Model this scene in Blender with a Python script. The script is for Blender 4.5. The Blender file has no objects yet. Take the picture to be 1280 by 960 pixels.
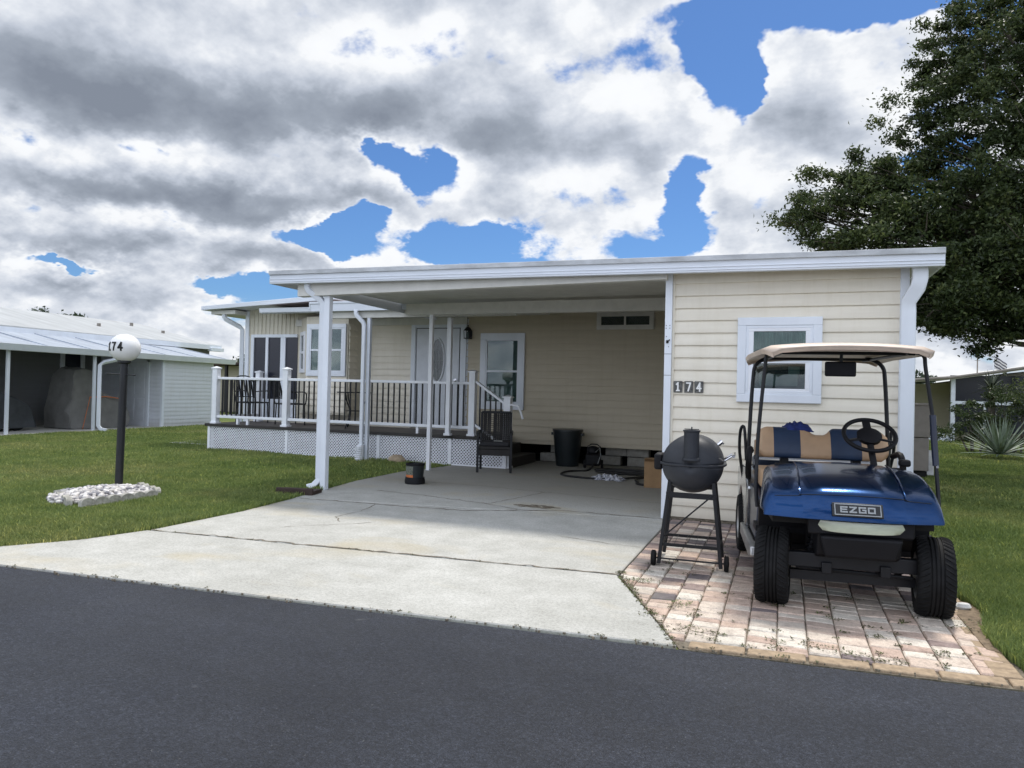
import bpy, bmesh, math, random
import numpy as np
from math import radians as R, sin, cos, pi, atan2, sqrt
from mathutils import Vector, Matrix
random.seed(7); rng = np.random.default_rng(7)
S = bpy.context.scene
C = S.collection

# ------------------------------------------------------------------ materials
def newmat(name):
    m = bpy.data.materials.new(name); m.use_nodes = True
    return m, m.node_tree.nodes, m.node_tree.links, m.node_tree.nodes['Principled BSDF']

def mat(name, col, rough=.6, metal=0, var=.12, scale=6, bump=0, bscale=60, spec=.4, coat=0, col2=None, detail=6, stretch=None, sheen=0):
    """principled with object-space noise variation between col*(1-var) and col*(1+var) (or col2) plus optional bump"""
    m, N, L, b = newmat(name)
    tc = N.new('ShaderNodeTexCoord'); mp = N.new('ShaderNodeMapping')
    L.new(tc.outputs['Object'], mp.inputs[0])
    if stretch: mp.inputs['Scale'].default_value = stretch
    n = N.new('ShaderNodeTexNoise'); n.inputs['Scale'].default_value = scale; n.inputs['Detail'].default_value = detail
    n.inputs['Roughness'].default_value = .6
    L.new(mp.outputs[0], n.inputs['Vector'])
    r = N.new('ShaderNodeValToRGB'); L.new(n.outputs['Fac'], r.inputs[0])
    a = [max(0, c*(1-var)) for c in col]; c2 = [min(1, c*(1+var)) for c in col] if col2 is None else col2
    r.color_ramp.elements[0].position = .33; r.color_ramp.elements[1].position = .67
    r.color_ramp.elements[0].color = (*a, 1); r.color_ramp.elements[1].color = (*c2, 1)
    L.new(r.outputs[0], b.inputs['Base Color'])
    b.inputs['Roughness'].default_value = rough; b.inputs['Metallic'].default_value = metal
    b.inputs['Specular IOR Level'].default_value = spec
    if coat: b.inputs['Coat Weight'].default_value = coat; b.inputs['Coat Roughness'].default_value = .03
    if bump:
        n2 = N.new('ShaderNodeTexNoise'); n2.inputs['Scale'].default_value = bscale; n2.inputs['Detail'].default_value = 4
        L.new(mp.outputs[0], n2.inputs['Vector'])
        bp = N.new('ShaderNodeBump'); bp.inputs['Strength'].default_value = bump; bp.inputs['Distance'].default_value = .01
        L.new(n2.outputs['Fac'], bp.inputs['Height']); L.new(bp.outputs[0], b.inputs['Normal'])
    return m

def noise(N, L, vec, scale, detail=6, rough=.6, dist=0):
    n = N.new('ShaderNodeTexNoise'); n.inputs['Scale'].default_value = scale; n.inputs['Detail'].default_value = detail
    n.inputs['Roughness'].default_value = rough; n.inputs['Distortion'].default_value = dist
    if vec is not None: L.new(vec, n.inputs['Vector'])
    return n.outputs['Fac']
def ramp(N, L, fac, stops, interp='LINEAR'):
    r = N.new('ShaderNodeValToRGB'); L.new(fac, r.inputs[0]); e = r.color_ramp.elements
    r.color_ramp.interpolation = interp
    while len(e) < len(stops): e.new(.5)
    for k, (p, c) in enumerate(stops):
        e[k].position = p; e[k].color = (c[0], c[1], c[2], 1) if hasattr(c, '__len__') else (c, c, c, 1)
    return r.outputs[0]
def mixc(N, L, f, a, b, mode='MIX'):
    x = N.new('ShaderNodeMix'); x.data_type = 'RGBA'; x.blend_type = mode
    if hasattr(f, 'links'): L.new(f, x.inputs[0])
    else: x.inputs[0].default_value = f
    for s, i in ((a, 6), (b, 7)):
        if hasattr(s, 'links'): L.new(s, x.inputs[i])
        else: x.inputs[i].default_value = (s[0], s[1], s[2], 1)
    return x.outputs[2]
def math_(N, L, op, a, b=None, c=None, clamp=False):
    x = N.new('ShaderNodeMath'); x.operation = op; x.use_clamp = clamp
    for i, s in enumerate((a, b, c)):
        if s is None: continue
        if hasattr(s, 'links'): L.new(s, x.inputs[i])
        else: x.inputs[i].default_value = s
    return x.outputs[0]

def concrete_mat():
    m, N, L, b = newmat('driveway_concrete')
    P = N.new('ShaderNodeNewGeometry').outputs['Position']
    big = noise(N, L, P, .55, 5, .6); mid = noise(N, L, P, 3.5, 6, .65); fine = noise(N, L, P, 55, 3, .6); grit = noise(N, L, P, 170, 2, .5)
    c = ramp(N, L, big, [(.3, (.455, .45, .42)), (.55, (.52, .515, .485)), (.75, (.575, .57, .54))])
    c = mixc(N, L, .55, c, ramp(N, L, mid, [(.3, (.60, .60, .57)), (.7, (1, 1, 1))]), 'MULTIPLY')
    c = mixc(N, L, .8, c, ramp(N, L, fine, [(.32, (.78, .78, .77)), (.52, (1, 1, 1)), (.72, (1.12, 1.12, 1.12))]), 'MULTIPLY')
    c = mixc(N, L, .7, c, ramp(N, L, grit, [(.36, (.7, .7, .69)), (.5, (1, 1, 1))]), 'MULTIPLY')
    # rusty yellow stains and dark tyre rubs
    st = N.new('ShaderNodeTexNoise'); st.inputs['Scale'].default_value = .9; st.inputs['Detail'].default_value = 5; st.inputs['Distortion'].default_value = .6
    mp = N.new('ShaderNodeMapping'); mp.inputs['Location'].default_value = (3.3, 1.2, 0); mp.inputs['Scale'].default_value = (.9, 1.5, 1)
    L.new(P, mp.inputs[0]); L.new(mp.outputs[0], st.inputs['Vector'])
    c = mixc(N, L, ramp(N, L, st.outputs['Fac'], [(.55, 0), (.72, .5)]), c, (.43, .36, .22))
    # concrete turns greyer and darker inward under the carport roof
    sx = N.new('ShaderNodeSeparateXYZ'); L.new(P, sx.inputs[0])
    inward = math_(N, L, 'ADD', math_(N, L, 'MULTIPLY', math_(N, L, 'SUBTRACT', sx.outputs[1], 7.9), .8), math_(N, L, 'MULTIPLY', math_(N, L, 'SUBTRACT', mid, .5), 1.2), clamp=True)
    c = mixc(N, L, math_(N, L, 'MULTIPLY', inward, .75), c, (.25, .24, .215))
    L.new(c, b.inputs['Base Color']); b.inputs['Roughness'].default_value = .88; b.inputs['Specular IOR Level'].default_value = .25
    bp = N.new('ShaderNodeBump'); bp.inputs['Strength'].default_value = .35; bp.inputs['Distance'].default_value = .006
    L.new(fine, bp.inputs['Height']); L.new(bp.outputs[0], b.inputs['Normal'])
    return m
def asphalt_mat():
    m, N, L, b = newmat('road_asphalt')
    P = N.new('ShaderNodeNewGeometry').outputs['Position']
    mp = N.new('ShaderNodeMapping'); mp.inputs['Scale'].default_value = (.35, 1.6, 1); L.new(P, mp.inputs[0])
    big = noise(N, L, mp.outputs[0], 1.1, 6, .6); mid = noise(N, L, P, 1.6, 5, .7, .4)
    v = N.new('ShaderNodeTexVoronoi'); v.inputs['Scale'].default_value = 130; L.new(P, v.inputs['Vector'])
    v2 = noise(N, L, P, 210, 2, .6)
    c = ramp(N, L, big, [(.3, (.017, .020, .028)), (.55, (.023, .0265, .036)), (.78, (.031, .035, .047))])
    c = mixc(N, L, .5, c, ramp(N, L, mid, [(.3, (.6, .6, .6)), (.7, (1.1, 1.1, 1.1))]), 'MULTIPLY')
    c = mixc(N, L, .75, c, ramp(N, L, v2, [(.34, (.4, .4, .42)), (.5, (1, 1, 1)), (.66, (2.0, 2.0, 2.0))]), 'MULTIPLY')
    c = mixc(N, L, .7, c, ramp(N, L, noise(N, L, P, 62, 2, .8), [(.30, (.45, .45, .47)), (.5, (1, 1, 1)), (.68, (1.9, 1.9, 1.9))]), 'MULTIPLY')
    c = mixc(N, L, .6, c, ramp(N, L, noise(N, L, P, .33, 4, .6, .8), [(.36, (.62, .62, .64)), (.5, (1, 1, 1)), (.66, (1.35, 1.33, 1.3))]), 'MULTIPLY')
    c = mixc(N, L, ramp(N, L, noise(N, L, P, 95, 1, .5), [(.73, 0), (.77, .45)]), c, (.16, .165, .17))
    c = mixc(N, L, ramp(N, L, noise(N, L, P, 5.5, 2, .5), [(.74, 0), (.80, .4)]), c, (.12, .125, .13))
    L.new(c, b.inputs['Base Color'])
    L.new(ramp(N, L, mid, [(.3, .62), (.7, .8)]), b.inputs['Roughness']); b.inputs['Specular IOR Level'].default_value = .35
    bp = N.new('ShaderNodeBump'); bp.inputs['Strength'].default_value = .8; bp.inputs['Distance'].default_value = .006
    L.new(v.outputs['Distance'], bp.inputs['Height'])
    bp2 = N.new('ShaderNodeBump'); bp2.inputs['Strength'].default_value = .5; bp2.inputs['Distance'].default_value = .004
    L.new(v2, bp2.inputs['Height']); L.new(bp.outputs[0], bp2.inputs['Normal']); L.new(bp2.outputs[0], b.inputs['Normal'])
    return m
def grass_mat(name, k=1.0, blade=False):
    m, N, L, b = newmat(name)
    P = N.new('ShaderNodeNewGeometry').outputs['Position']
    a = noise(N, L, P, .45, 5, .6); d = noise(N, L, P, 2.6, 5, .65)
    c = ramp(N, L, a, [(.3, (.15*k, .21*k, .066*k)), (.5, (.215*k, .265*k, .092*k)), (.72, (.30*k, .305*k, .135*k))])
    c = mixc(N, L, .75, c, ramp(N, L, d, [(.28, (.62, .70, .60)), (.5, (.97, 1, .95)), (.75, (1.35, 1.2, 1.1))]), 'MULTIPLY')
    if blade:
        oi = N.new('ShaderNodeAttribute'); oi.attribute_name = 'tone'
        c = mixc(N, L, .85, c, ramp(N, L, oi.outputs['Fac'], [(0, (.35, .45, .3)), (.5, (.95, 1, .95)), (.9, (1.6, 1.45, 1.2)), (1, (2.6, 2.2, 1.7))]), 'MULTIPLY')
        b.inputs['Roughness'].default_value = .55; b.inputs['Specular IOR Level'].default_value = .3
        tr = N.new('ShaderNodeBsdfTranslucent'); L.new(c, tr.inputs[0])
        mx = N.new('ShaderNodeMixShader'); mx.inputs[0].default_value = .25
        L.new(b.outputs[0], mx.inputs[1]); L.new(tr.outputs[0], mx.inputs[2]); L.new(mx.outputs[0], N['Material Output'].inputs[0])
    else:
        f = noise(N, L, P, 60, 3, .7)
        c = mixc(N, L, .8, c, ramp(N, L, f, [(.3, (.4, .4, .4)), (.7, (1.3, 1.3, 1.3))]), 'MULTIPLY')
        b.inputs['Roughness'].default_value = .9; b.inputs['Specular IOR Level'].default_value = .1
        bp = N.new('ShaderNodeBump'); bp.inputs['Strength'].default_value = .9; bp.inputs['Distance'].default_value = .03
        L.new(f, bp.inputs['Height']); L.new(bp.outputs[0], b.inputs['Normal'])
    L.new(c, b.inputs['Base Color'])
    return m
def leaf_mat(name, c0, c1, c2, tl=.25, spec=.35):
    m, N, L, b = newmat(name)
    oi = N.new('ShaderNodeAttribute'); oi.attribute_name = 'tone'
    c = ramp(N, L, oi.outputs['Fac'], [(0, c0), (.6, c1), (1, c2)])
    L.new(c, b.inputs['Base Color']); b.inputs['Roughness'].default_value = .45; b.inputs['Specular IOR Level'].default_value = spec
    tr = N.new('ShaderNodeBsdfTranslucent'); L.new(c, tr.inputs[0])
    mx = N.new('ShaderNodeMixShader'); mx.inputs[0].default_value = tl
    L.new(b.outputs[0], mx.inputs[1]); L.new(tr.outputs[0], mx.inputs[2]); L.new(mx.outputs[0], N['Material Output'].inputs[0])
    return m
def paver_mat():
    m, N, L, b = newmat('tumbled_paver')
    P = N.new('ShaderNodeNewGeometry').outputs['Position']
    at = N.new('ShaderNodeAttribute'); at.attribute_name = 'tone'
    base = ramp(N, L, at.outputs['Fac'], [(0, (.15, .13, .135)), (.12, (.23, .185, .18)), (.25, (.42, .31, .26)), (.45, (.55, .42, .34)), (.6, (.60, .51, .43)), (.8, (.65, .59, .51)), (1, (.70, .67, .60))])
    mid = noise(N, L, P, 14, 6, .7); fine = noise(N, L, P, 110, 3, .6); big = noise(N, L, P, 1.7, 4, .6)
    c = mixc(N, L, .7, base, ramp(N, L, mid, [(.3, (.55, .50, .48)), (.5, (1, 1, 1)), (.7, (1.25, 1.25, 1.22))]), 'MULTIPLY')
    c = mixc(N, L, .6, c, ramp(N, L, fine, [(.3, (.55, .55, .55)), (.6, (1.1, 1.1, 1.1))]), 'MULTIPLY')
    c = mixc(N, L, ramp(N, L, big, [(.5, 0), (.68, .35)]), c, (.24, .23, .20))
    L.new(c, b.inputs['Base Color']); b.inputs['Roughness'].default_value = .85; b.inputs['Specular IOR Level'].default_value = .25
    bp = N.new('ShaderNodeBump'); bp.inputs['Strength'].default_value = .6; bp.inputs['Distance'].default_value = .008
    L.new(mid, bp.inputs['Height']); L.new(bp.outputs[0], b.inputs['Normal'])
    return m
def siding_mat(name, col, dirt=.2):
    m, N, L, b = newmat(name)
    P = N.new('ShaderNodeNewGeometry').outputs['Position']
    mp = N.new('ShaderNodeMapping'); mp.inputs['Scale'].default_value = (1, 1, 9); L.new(P, mp.inputs[0])
    mp2 = N.new('ShaderNodeMapping'); mp2.inputs['Scale'].default_value = (7, 7, .7); L.new(P, mp2.inputs[0])
    a = noise(N, L, mp.outputs[0], 1.4, 5, .6); s = noise(N, L, mp2.outputs[0], 1.6, 5, .65)
    c = mixc(N, L, .6, col, ramp(N, L, a, [(.3, (.90, .89, .87)), (.7, (1.04, 1.04, 1.04))]), 'MULTIPLY')
    c = mixc(N, L, dirt*2.2, c, ramp(N, L, s, [(.32, (.84, .82, .76)), (.52, (1, 1, 1))]), 'MULTIPLY')
    # splashed dirt near the ground
    sx = N.new('ShaderNodeSeparateXYZ'); L.new(P, sx.inputs[0])
    h = math_(N, L, 'ADD', math_(N, L, 'MULTIPLY', sx.outputs[2], -3.0), math_(N, L, 'ADD', math_(N, L, 'MULTIPLY', s, 1.4), .15), clamp=True)
    c = mixc(N, L, math_(N, L, 'MULTIPLY', h, .5), c, (.34, .30, .23))
    L.new(c, b.inputs['Base Color']); b.inputs['Roughness'].default_value = .5; b.inputs['Specular IOR Level'].default_value = .35
    return m
def lattice_mat(): return mat('lattice_vinyl', (.78, .79, .84), .4, var=.05)

M = {}
M['concrete'] = concrete_mat(); M['asphalt'] = asphalt_mat(); M['lawn'] = grass_mat('lawn_soil', .8); M['blade'] = grass_mat('grass_blades', 1.0, True)
M['paver'] = paver_mat()
M['border'] = mat('tan_border_brick', (.34, .255, .17), .85, var=.25, scale=22, bump=.5, bscale=90)
M['sand'] = mat('joint_sand', (.17, .145, .11), .95, var=.4, scale=30, bump=.6)
M['dirt'] = mat('bare_dirt', (.20, .15, .10), .95, var=.35, scale=25, bump=.8)
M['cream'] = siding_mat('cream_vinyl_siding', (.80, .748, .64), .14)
M['cream_shade'] = siding_mat('cream_siding_shaded', (.56, .50, .385), .12)  # darker cream copy, with the carport's shade put into its colour
M['creampan'] = siding_mat('cream_panel', (.66, .62, .52), .2)
M['white'] = mat('white_painted_aluminium', (.74, .78, .84), .42, var=.05, scale=3, stretch=(1, 1, .4))
M['gutterw'] = mat('weathered_white_aluminium', (.70, .74, .80), .45, var=.05, scale=3, stretch=(.5, 1, 3))
M['roofedge'] = mat('grimy_roof_edge', (.50, .52, .54), .6, var=.22, scale=7, stretch=(.5, 1, 1.5))
M['soffit'] = mat('offwhite_soffit', (.66, .65, .61), .5, var=.07)
M['pvc'] = mat('white_vinyl_railing', (.80, .82, .86), .35, var=.04)
M['lattice'] = lattice_mat()
M['black'] = mat('black_metal', (.009, .0095, .012), .45, var=.2, spec=.35)
M['bbq'] = mat('matte_black_grill_paint', (.024, .027, .034), .5, var=.18, scale=8, bump=.05, bscale=120)
M['plastic'] = mat('black_plastic', (.007, .007, .009), .6, var=.2, spec=.25)
M['rubber'] = mat('tyre_rubber', (.0085, .0085, .009), .75, var=.4, scale=14, bump=.1, spec=.22)
M['deckfl'] = mat('deck_boards', (.12, .105, .095), .7, var=.25, scale=5, stretch=(1, 12, 1))
M['deckedge'] = mat('deck_edge_board', (.035, .032, .03), .7, var=.2)
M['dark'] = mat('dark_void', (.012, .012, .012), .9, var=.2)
M['block'] = mat('concrete_block', (.30, .29, .26), .9, var=.2, scale=12, bump=.4)
M['shingle'] = mat('red_brown_shingles', (.20, .12, .09), .9, var=.4, scale=18, bump=.6, stretch=(2, 6, 6))
M['metalroof'] = mat('pale_metal_roof', (.40, .415, .42), .5, var=.13, scale=1.2, stretch=(.5, 2.5, 1), metal=.0)
M['metalroof2'] = mat('blue_grey_metal_roof', (.36, .40, .46), .4, var=.15, scale=1.8, stretch=(.6, 3, 1))
M['greysid'] = siding_mat('grey_vinyl_siding', (.70, .73, .78), .12)
M['greywall'] = siding_mat('grey_house_wall', (.17, .175, .18), .12)
M['screen'] = mat('dark_window_screen', (.008, .010, .022), .3, var=.25, scale=30, spec=.5)
M['tarp'] = mat('grey_vehicle_cover', (.17, .168, .16), .8, var=.15, scale=4, bump=.6, bscale=9)
M['tarpd'] = mat('dark_vehicle_cover', (.05, .055, .06), .8, var=.3, scale=3, bump=.5, bscale=7)
M['orange'] = mat('orange_strap', (.55, .16, .05), .6)
M['globe'] = mat('opal_globe', (.82, .82, .82), .22, var=.03, spec=.5)
M['post'] = mat('black_lamp_post', (.018, .019, .022), .45, var=.2)
M['pebble'] = None
M['edging'] = mat('mossy_edging_concrete', (.36, .35, .31), .9, var=.35, scale=16, bump=.6)
M['box'] = mat('brown_cardboard', (.30, .19, .10), .85, var=.12, scale=6)
M['bin'] = mat('dark_plastic_bin', (.012, .017, .020), .38, var=.2, spec=.5)
M['hose'] = mat('black_hose', (.012, .012, .013), .5, var=.3)
M['acgrey'] = mat('taupe_painted_steel', (.24, .215, .19), .5, var=.12, scale=5)
M['beige'] = siding_mat('beige_stucco', (.50, .46, .36), .12)
M['bark'] = mat('oak_bark', (.09, .075, .06), .9, var=.4, scale=9, bump=.9, bscale=25, stretch=(3, 3, .6))
M['oak'] = leaf_mat('oak_leaves', (.024, .038, .014), (.055, .080, .024), (.14, .165, .055), .35)
M['shrub'] = leaf_mat('shrub_leaves', (.030, .045, .018), (.055, .085, .028), (.10, .13, .045), .25)
M['fartree'] = leaf_mat('distant_leaves', (.03, .05, .03), (.05, .075, .04), (.08, .10, .06), .2)
M['yucca'] = mat('grey_green_yucca', (.20, .25, .19), .5, var=.3, scale=9)
M['palm'] = mat('dark_palm_frond', (.035, .05, .022), .55, var=.3)
M['weed'] = leaf_mat('paving_weeds', (.07, .06, .03), (.09, .11, .035), (.14, .20, .06), .2)
M['chrome'] = mat('chrome_handle', (.75, .75, .78), .16, metal=1, var=.05)
M['glasslens'] = mat('clouded_headlight_lens', (.50, .54, .42), .22, var=.14, scale=7, stretch=(1, 1, 3), coat=.6)
M['blue'] = mat('metallic_blue_paint', (.0065, .036, .118), .22, metal=.8, var=.1, scale=4, coat=.25, spec=.3)
M['bluedk'] = mat('navy_side_panel', (.006, .012, .035), .35, var=.2, coat=.4)
M['silver'] = mat('silver_reflection_panel', (.42, .43, .44), .2, metal=.9, var=.12)  # silver reflection on the cart's side put into the panel colour
M['alu'] = mat('aluminium_rocker', (.40, .40, .40), .38, metal=.8, var=.2, scale=9)
M['navy'] = mat('navy_vinyl', (.018, .035, .075), .45, var=.15, bump=.1, bscale=200)
M['tan'] = mat('tan_vinyl', (.42, .28, .17), .5, var=.1, bump=.1, bscale=200)
M['roofcart'] = mat('beige_cart_roof', (.58, .47, .38), .45, var=.14, scale=7)
M['cloth'] = mat('royal_blue_cloth', (.014, .028, .14), .85, var=.3, scale=12, bump=.8, bscale=30)
M['badge'] = mat('badge_black', (.02, .02, .02), .4)
M['badges'] = mat('badge_silver', (.30, .31, .31), .4, metal=.5)
M['rim'] = mat('steel_rim', (.35, .35, .35), .4, metal=.8)
M['wicker'] = mat('black_wicker', (.02, .018, .017), .6, var=.3)
M['cush'] = mat('charcoal_cushion', (.028, .028, .032), .8, var=.2)
M['plate'] = mat('mottled_grey_plaque', (.10, .10, .095), .7, var=.75, scale=60)
M['numeral'] = mat('white_numeral', (.80, .80, .78), .5, var=.05)
M['num_black'] = mat('black_numeral', (.01, .01, .01), .5)
M['door'] = mat('white_entry_door', (.66, .69, .74), .4, var=.05)
M['curtain'] = mat('grey_green_curtain', (.20, .27, .24), .8, var=.35, scale=8, stretch=(9, 1, .6))
M['interior'] = mat('dim_interior', (.035, .040, .042), .8, var=.6, scale=4)
M['blind'] = mat('greenish_window_interior', (.075, .11, .105), .4, var=.15, scale=3)
M['leaded'] = mat('leaded_glass', (.045, .06, .055), .12, var=.5, scale=22, spec=.6)
M['rock'] = mat('tan_rock', (.38, .30, .21), .9, var=.3, scale=9, bump=.8)
M['stone'] = mat('white_stone_chip', (.62, .62, .60), .85, var=.2)
M['clothw'] = mat('patterned_cloth', (.10, .12, .17), .85, var=.2, scale=38, col2=[.72, .72, .76])
M['flag'] = mat('striped_flag', (.10, .10, .12), .8, var=.1)
M['wood_dk'] = mat('dark_stained_timber', (.045, .028, .022), .7, var=.3)
M['lightpath'] = mat('pale_concrete_pad', (.52, .51, .47), .9, var=.1)

def glass_mat():
    m, N, L, b = newmat('window_glass'); N.remove(b)
    t = N.new('ShaderNodeBsdfTransparent'); t.inputs[0].default_value = (.80, .88, .86, 1)
    g = N.new('ShaderNodeBsdfGlossy'); g.inputs['Roughness'].default_value = .02
    f = N.new('ShaderNodeFresnel'); f.inputs[0].default_value = 1.55
    k = math_(N, L, 'MULTIPLY', f.outputs[0], 1.0, clamp=True)
    mx = N.new('ShaderNodeMixShader'); L.new(k, mx.inputs[0]); L.new(t.outputs[0], mx.inputs[1]); L.new(g.outputs[0], mx.inputs[2])
    L.new(mx.outputs[0], N['Material Output'].inputs[0]); return m
M['glass'] = glass_mat()
def pebble_mat():
    m, N, L, b = newmat('white_pebbles')
    at = N.new('ShaderNodeAttribute'); at.attribute_name = 'tone'
    c = ramp(N, L, at.outputs['Fac'], [(0, (.10, .10, .12)), (.35, (.30, .29, .30)), (.7, (.55, .52, .49)), (1, (.74, .72, .70))])
    L.new(c, b.inputs['Base Color']); b.inputs['Roughness'].default_value = .7; return m
M['pebble'] = pebble_mat()
def bucket_mat():
    m, N, L, b = newmat('bucket_picture_print')
    O = N.new('ShaderNodeTexCoord').outputs['Object']
    n = noise(N, L, O, 28, 4, .7, 1.0)
    c = ramp(N, L, n, [(.38, (.03, .035, .03)), (.48, (.16, .17, .13)), (.56, (.10, .12, .11)), (.66, (.45, .46, .42))])
    L.new(c, b.inputs['Base Color']); b.inputs['Roughness'].default_value = .4; return m
M['print'] = bucket_mat()

# ------------------------------------------------------------------ mesh builder
class MB:
    def __init__(s): s.v = []; s.f = []; s.m = []; s.mi = 0
    def add(s, vs, fs):
        n = len(s.v); s.v += [tuple(v) for v in vs]; s.f += [tuple(i+n for i in f) for f in fs]; s.m += [s.mi]*len(fs); return s
    def hexa(s, p):   # 8 corners: bottom 4 ccw, top 4 ccw
        return s.add(p, [(3,2,1,0), (4,5,6,7), (0,1,5,4), (1,2,6,5), (2,3,7,6), (3,0,4,7)])
    def box(s, x0, x1, y0, y1, z0, z1):
        return s.hexa([(x0,y0,z0),(x1,y0,z0),(x1,y1,z0),(x0,y1,z0),(x0,y0,z1),(x1,y0,z1),(x1,y1,z1),(x0,y1,z1)])
    def cbox(s, c, size, rot=None):
        sx, sy, sz = [k/2 for k in size]
        P = [Vector(p) for p in [(-sx,-sy,-sz),(sx,-sy,-sz),(sx,sy,-sz),(-sx,sy,-sz),(-sx,-sy,sz),(sx,-sy,sz),(sx,sy,sz),(-sx,sy,sz)]]
        if rot: P = [rot @ p for p in P]
        return s.hexa([p+Vector(c) for p in P])
    def prism(s, poly, z0, z1):   # ccw poly in xy
        n = len(poly)
        vs = [(x,y,z0) for x,y in poly]+[(x,y,z1) for x,y in poly]
        fs = [tuple(range(n-1,-1,-1)), tuple(range(n,2*n))]+[(i,(i+1)%n,n+(i+1)%n,n+i) for i in range(n)]
        return s.add(vs, fs)
    def prismy(s, poly, y0, y1):  # poly in xz, ccw seen from -y
        n = len(poly)
        vs = [(x,y0,z) for x,z in poly]+[(x,y1,z) for x,z in poly]
        fs = [tuple(range(n)), tuple(range(2*n-1,n-1,-1))]+[(i,n+i,n+(i+1)%n,(i+1)%n) for i in range(n)]
        return s.add(vs, fs)
    def prismx(s, poly, x0, x1):  # poly in yz
        n = len(poly)
        vs = [(x0,y,z) for y,z in poly]+[(x1,y,z) for y,z in poly]
        fs = [tuple(range(n-1,-1,-1)), tuple(range(n,2*n))]+[(i,(i+1)%n,n+(i+1)%n,n+i) for i in range(n)]
        return s.add(vs, fs)
    def tube(s, pts, r, n=10, closed=False, sq=None):
        pts = [Vector(p) for p in pts]; k = len(pts)
        rr = r if hasattr(r, '__len__') else [r]*k
        rings = []
        up = None
        for i, p in enumerate(pts):
            if closed: t = (pts[(i+1)%k]-pts[i-1]).normalized()
            else: t = (pts[min(i+1,k-1)]-pts[max(i-1,0)]).normalized()
            if up is None:
                up = Vector((0,0,1)) if abs(t.z) < .9 else Vector((0,1,0))
            a = t.cross(up).normalized(); b = a.cross(t).normalized(); up = b
            if sq: rings.append([p+a*(sq[0]*sx)+b*(sq[1]*sy) for sx,sy in ((-1,-1),(1,-1),(1,1),(-1,1))])
            else: rings.append([p+(a*cos(2*pi*j/n)+b*sin(2*pi*j/n))*rr[i] for j in range(n)])
        if sq: n = 4
        vs = [v for rg in rings for v in rg]; fs = []
        for i in range(k if closed else k-1):
            i2 = (i+1)%k
            for j in range(n): fs.append((i*n+j, i*n+(j+1)%n, i2*n+(j+1)%n, i2*n+j))
        if not closed: fs += [tuple(range(n-1,-1,-1)), tuple(range((k-1)*n, k*n))]
        return s.add(vs, fs)
    def lathe(s, prof, n=24, axis='z', c=(0,0,0), caps=True):
        vs = []; fs = []
        for r, h in prof:
            for j in range(n):
                a = 2*pi*j/n; u, v = r*cos(a), r*sin(a)
                p = {'z': (u,v,h), 'y': (u,h,v), 'x': (h,u,v)}[axis]
                vs.append((p[0]+c[0], p[1]+c[1], p[2]+c[2]))
        for i in range(len(prof)-1):
            for j in range(n): fs.append((i*n+j, i*n+(j+1)%n, (i+1)*n+(j+1)%n, (i+1)*n+j))
        if caps: fs += [tuple(range(n-1,-1,-1)), tuple(range((len(prof)-1)*n, len(prof)*n))]
        return s.add(vs, fs)
    def grid(s, rows):   # rows of points -> quads
        n = len(rows[0]); vs = [p for r in rows for p in r]
        fs = [(i*n+j, i*n+j+1, (i+1)*n+j+1, (i+1)*n+j) for i in range(len(rows)-1) for j in range(n-1)]
        return s.add(vs, fs)
    def build(s, name, mats, parent=None, bevel=0, smooth=True, angle=35, seg=2, solid=0, sub=0, world=False):
        me = bpy.data.meshes.new(name)
        if world and parent is not None:
            l = parent.location; s.v = [(x-l.x, y-l.y, z-l.z) for x,y,z in s.v]
        me.from_pydata(s.v, [], s.f)
        if not isinstance(mats, (list, tuple)): mats = [mats]
        for mm in mats: me.materials.append(mm)
        if len(mats) > 1: me.polygons.foreach_set('material_index', s.m)
        bm = bmesh.new(); bm.from_mesh(me); bmesh.ops.recalc_face_normals(bm, faces=bm.faces[:]); bm.to_mesh(me); bm.free()
        if smooth:
            me.shade_smooth(); me.set_sharp_from_angle(angle=R(angle))
        o = bpy.data.objects.new(name, me); C.objects.link(o)
        if parent is not None: o.parent = parent
        if solid: q = o.modifiers.new('thickness', 'SOLIDIFY'); q.thickness = solid; q.offset = 0
        if bevel:
            q = o.modifiers.new('bevel', 'BEVEL'); q.width = bevel; q.segments = seg; q.limit_method = 'ANGLE'; q.angle_limit = R(40); q.harden_normals = False
        if sub: q = o.modifiers.new('sub', 'SUBSURF'); q.levels = sub; q.render_levels = sub
        return o

def thing(name, label, cat, loc=(0,0,0), rz=0, group=None):
    o = bpy.data.objects.new(name, None); C.objects.link(o); o.empty_display_size = .2
    o.location = loc; o.rotation_euler = (0,0,rz); o['label'] = label; o['category'] = cat
    if group: o['group'] = group
    return o
def tag(o, label, cat, group=None, loc=None):
    o['label'] = label; o['category'] = cat
    if group: o['group'] = group
    if loc is not None: o.location = loc
    return o
def struct(o, kind='structure', label=None):
    o['kind'] = kind
    if label: o['label'] = label
    return o
def dup(root, loc, rz, label):
    r = root.copy(); C.objects.link(r); r.location = loc; r.rotation_euler = (0,0,rz); r['label'] = label
    for ch in list(root.children):
        c = ch.copy(); C.objects.link(c); c.parent = r
        for g in ch.children:
            d = g.copy(); C.objects.link(d); d.parent = c
    return r
def setattr_tone(me, vals, dom='FACE'):
    a = me.attributes.new('tone', 'FLOAT', dom); a.data.foreach_set('value', np.asarray(vals, dtype=np.float32))

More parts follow.
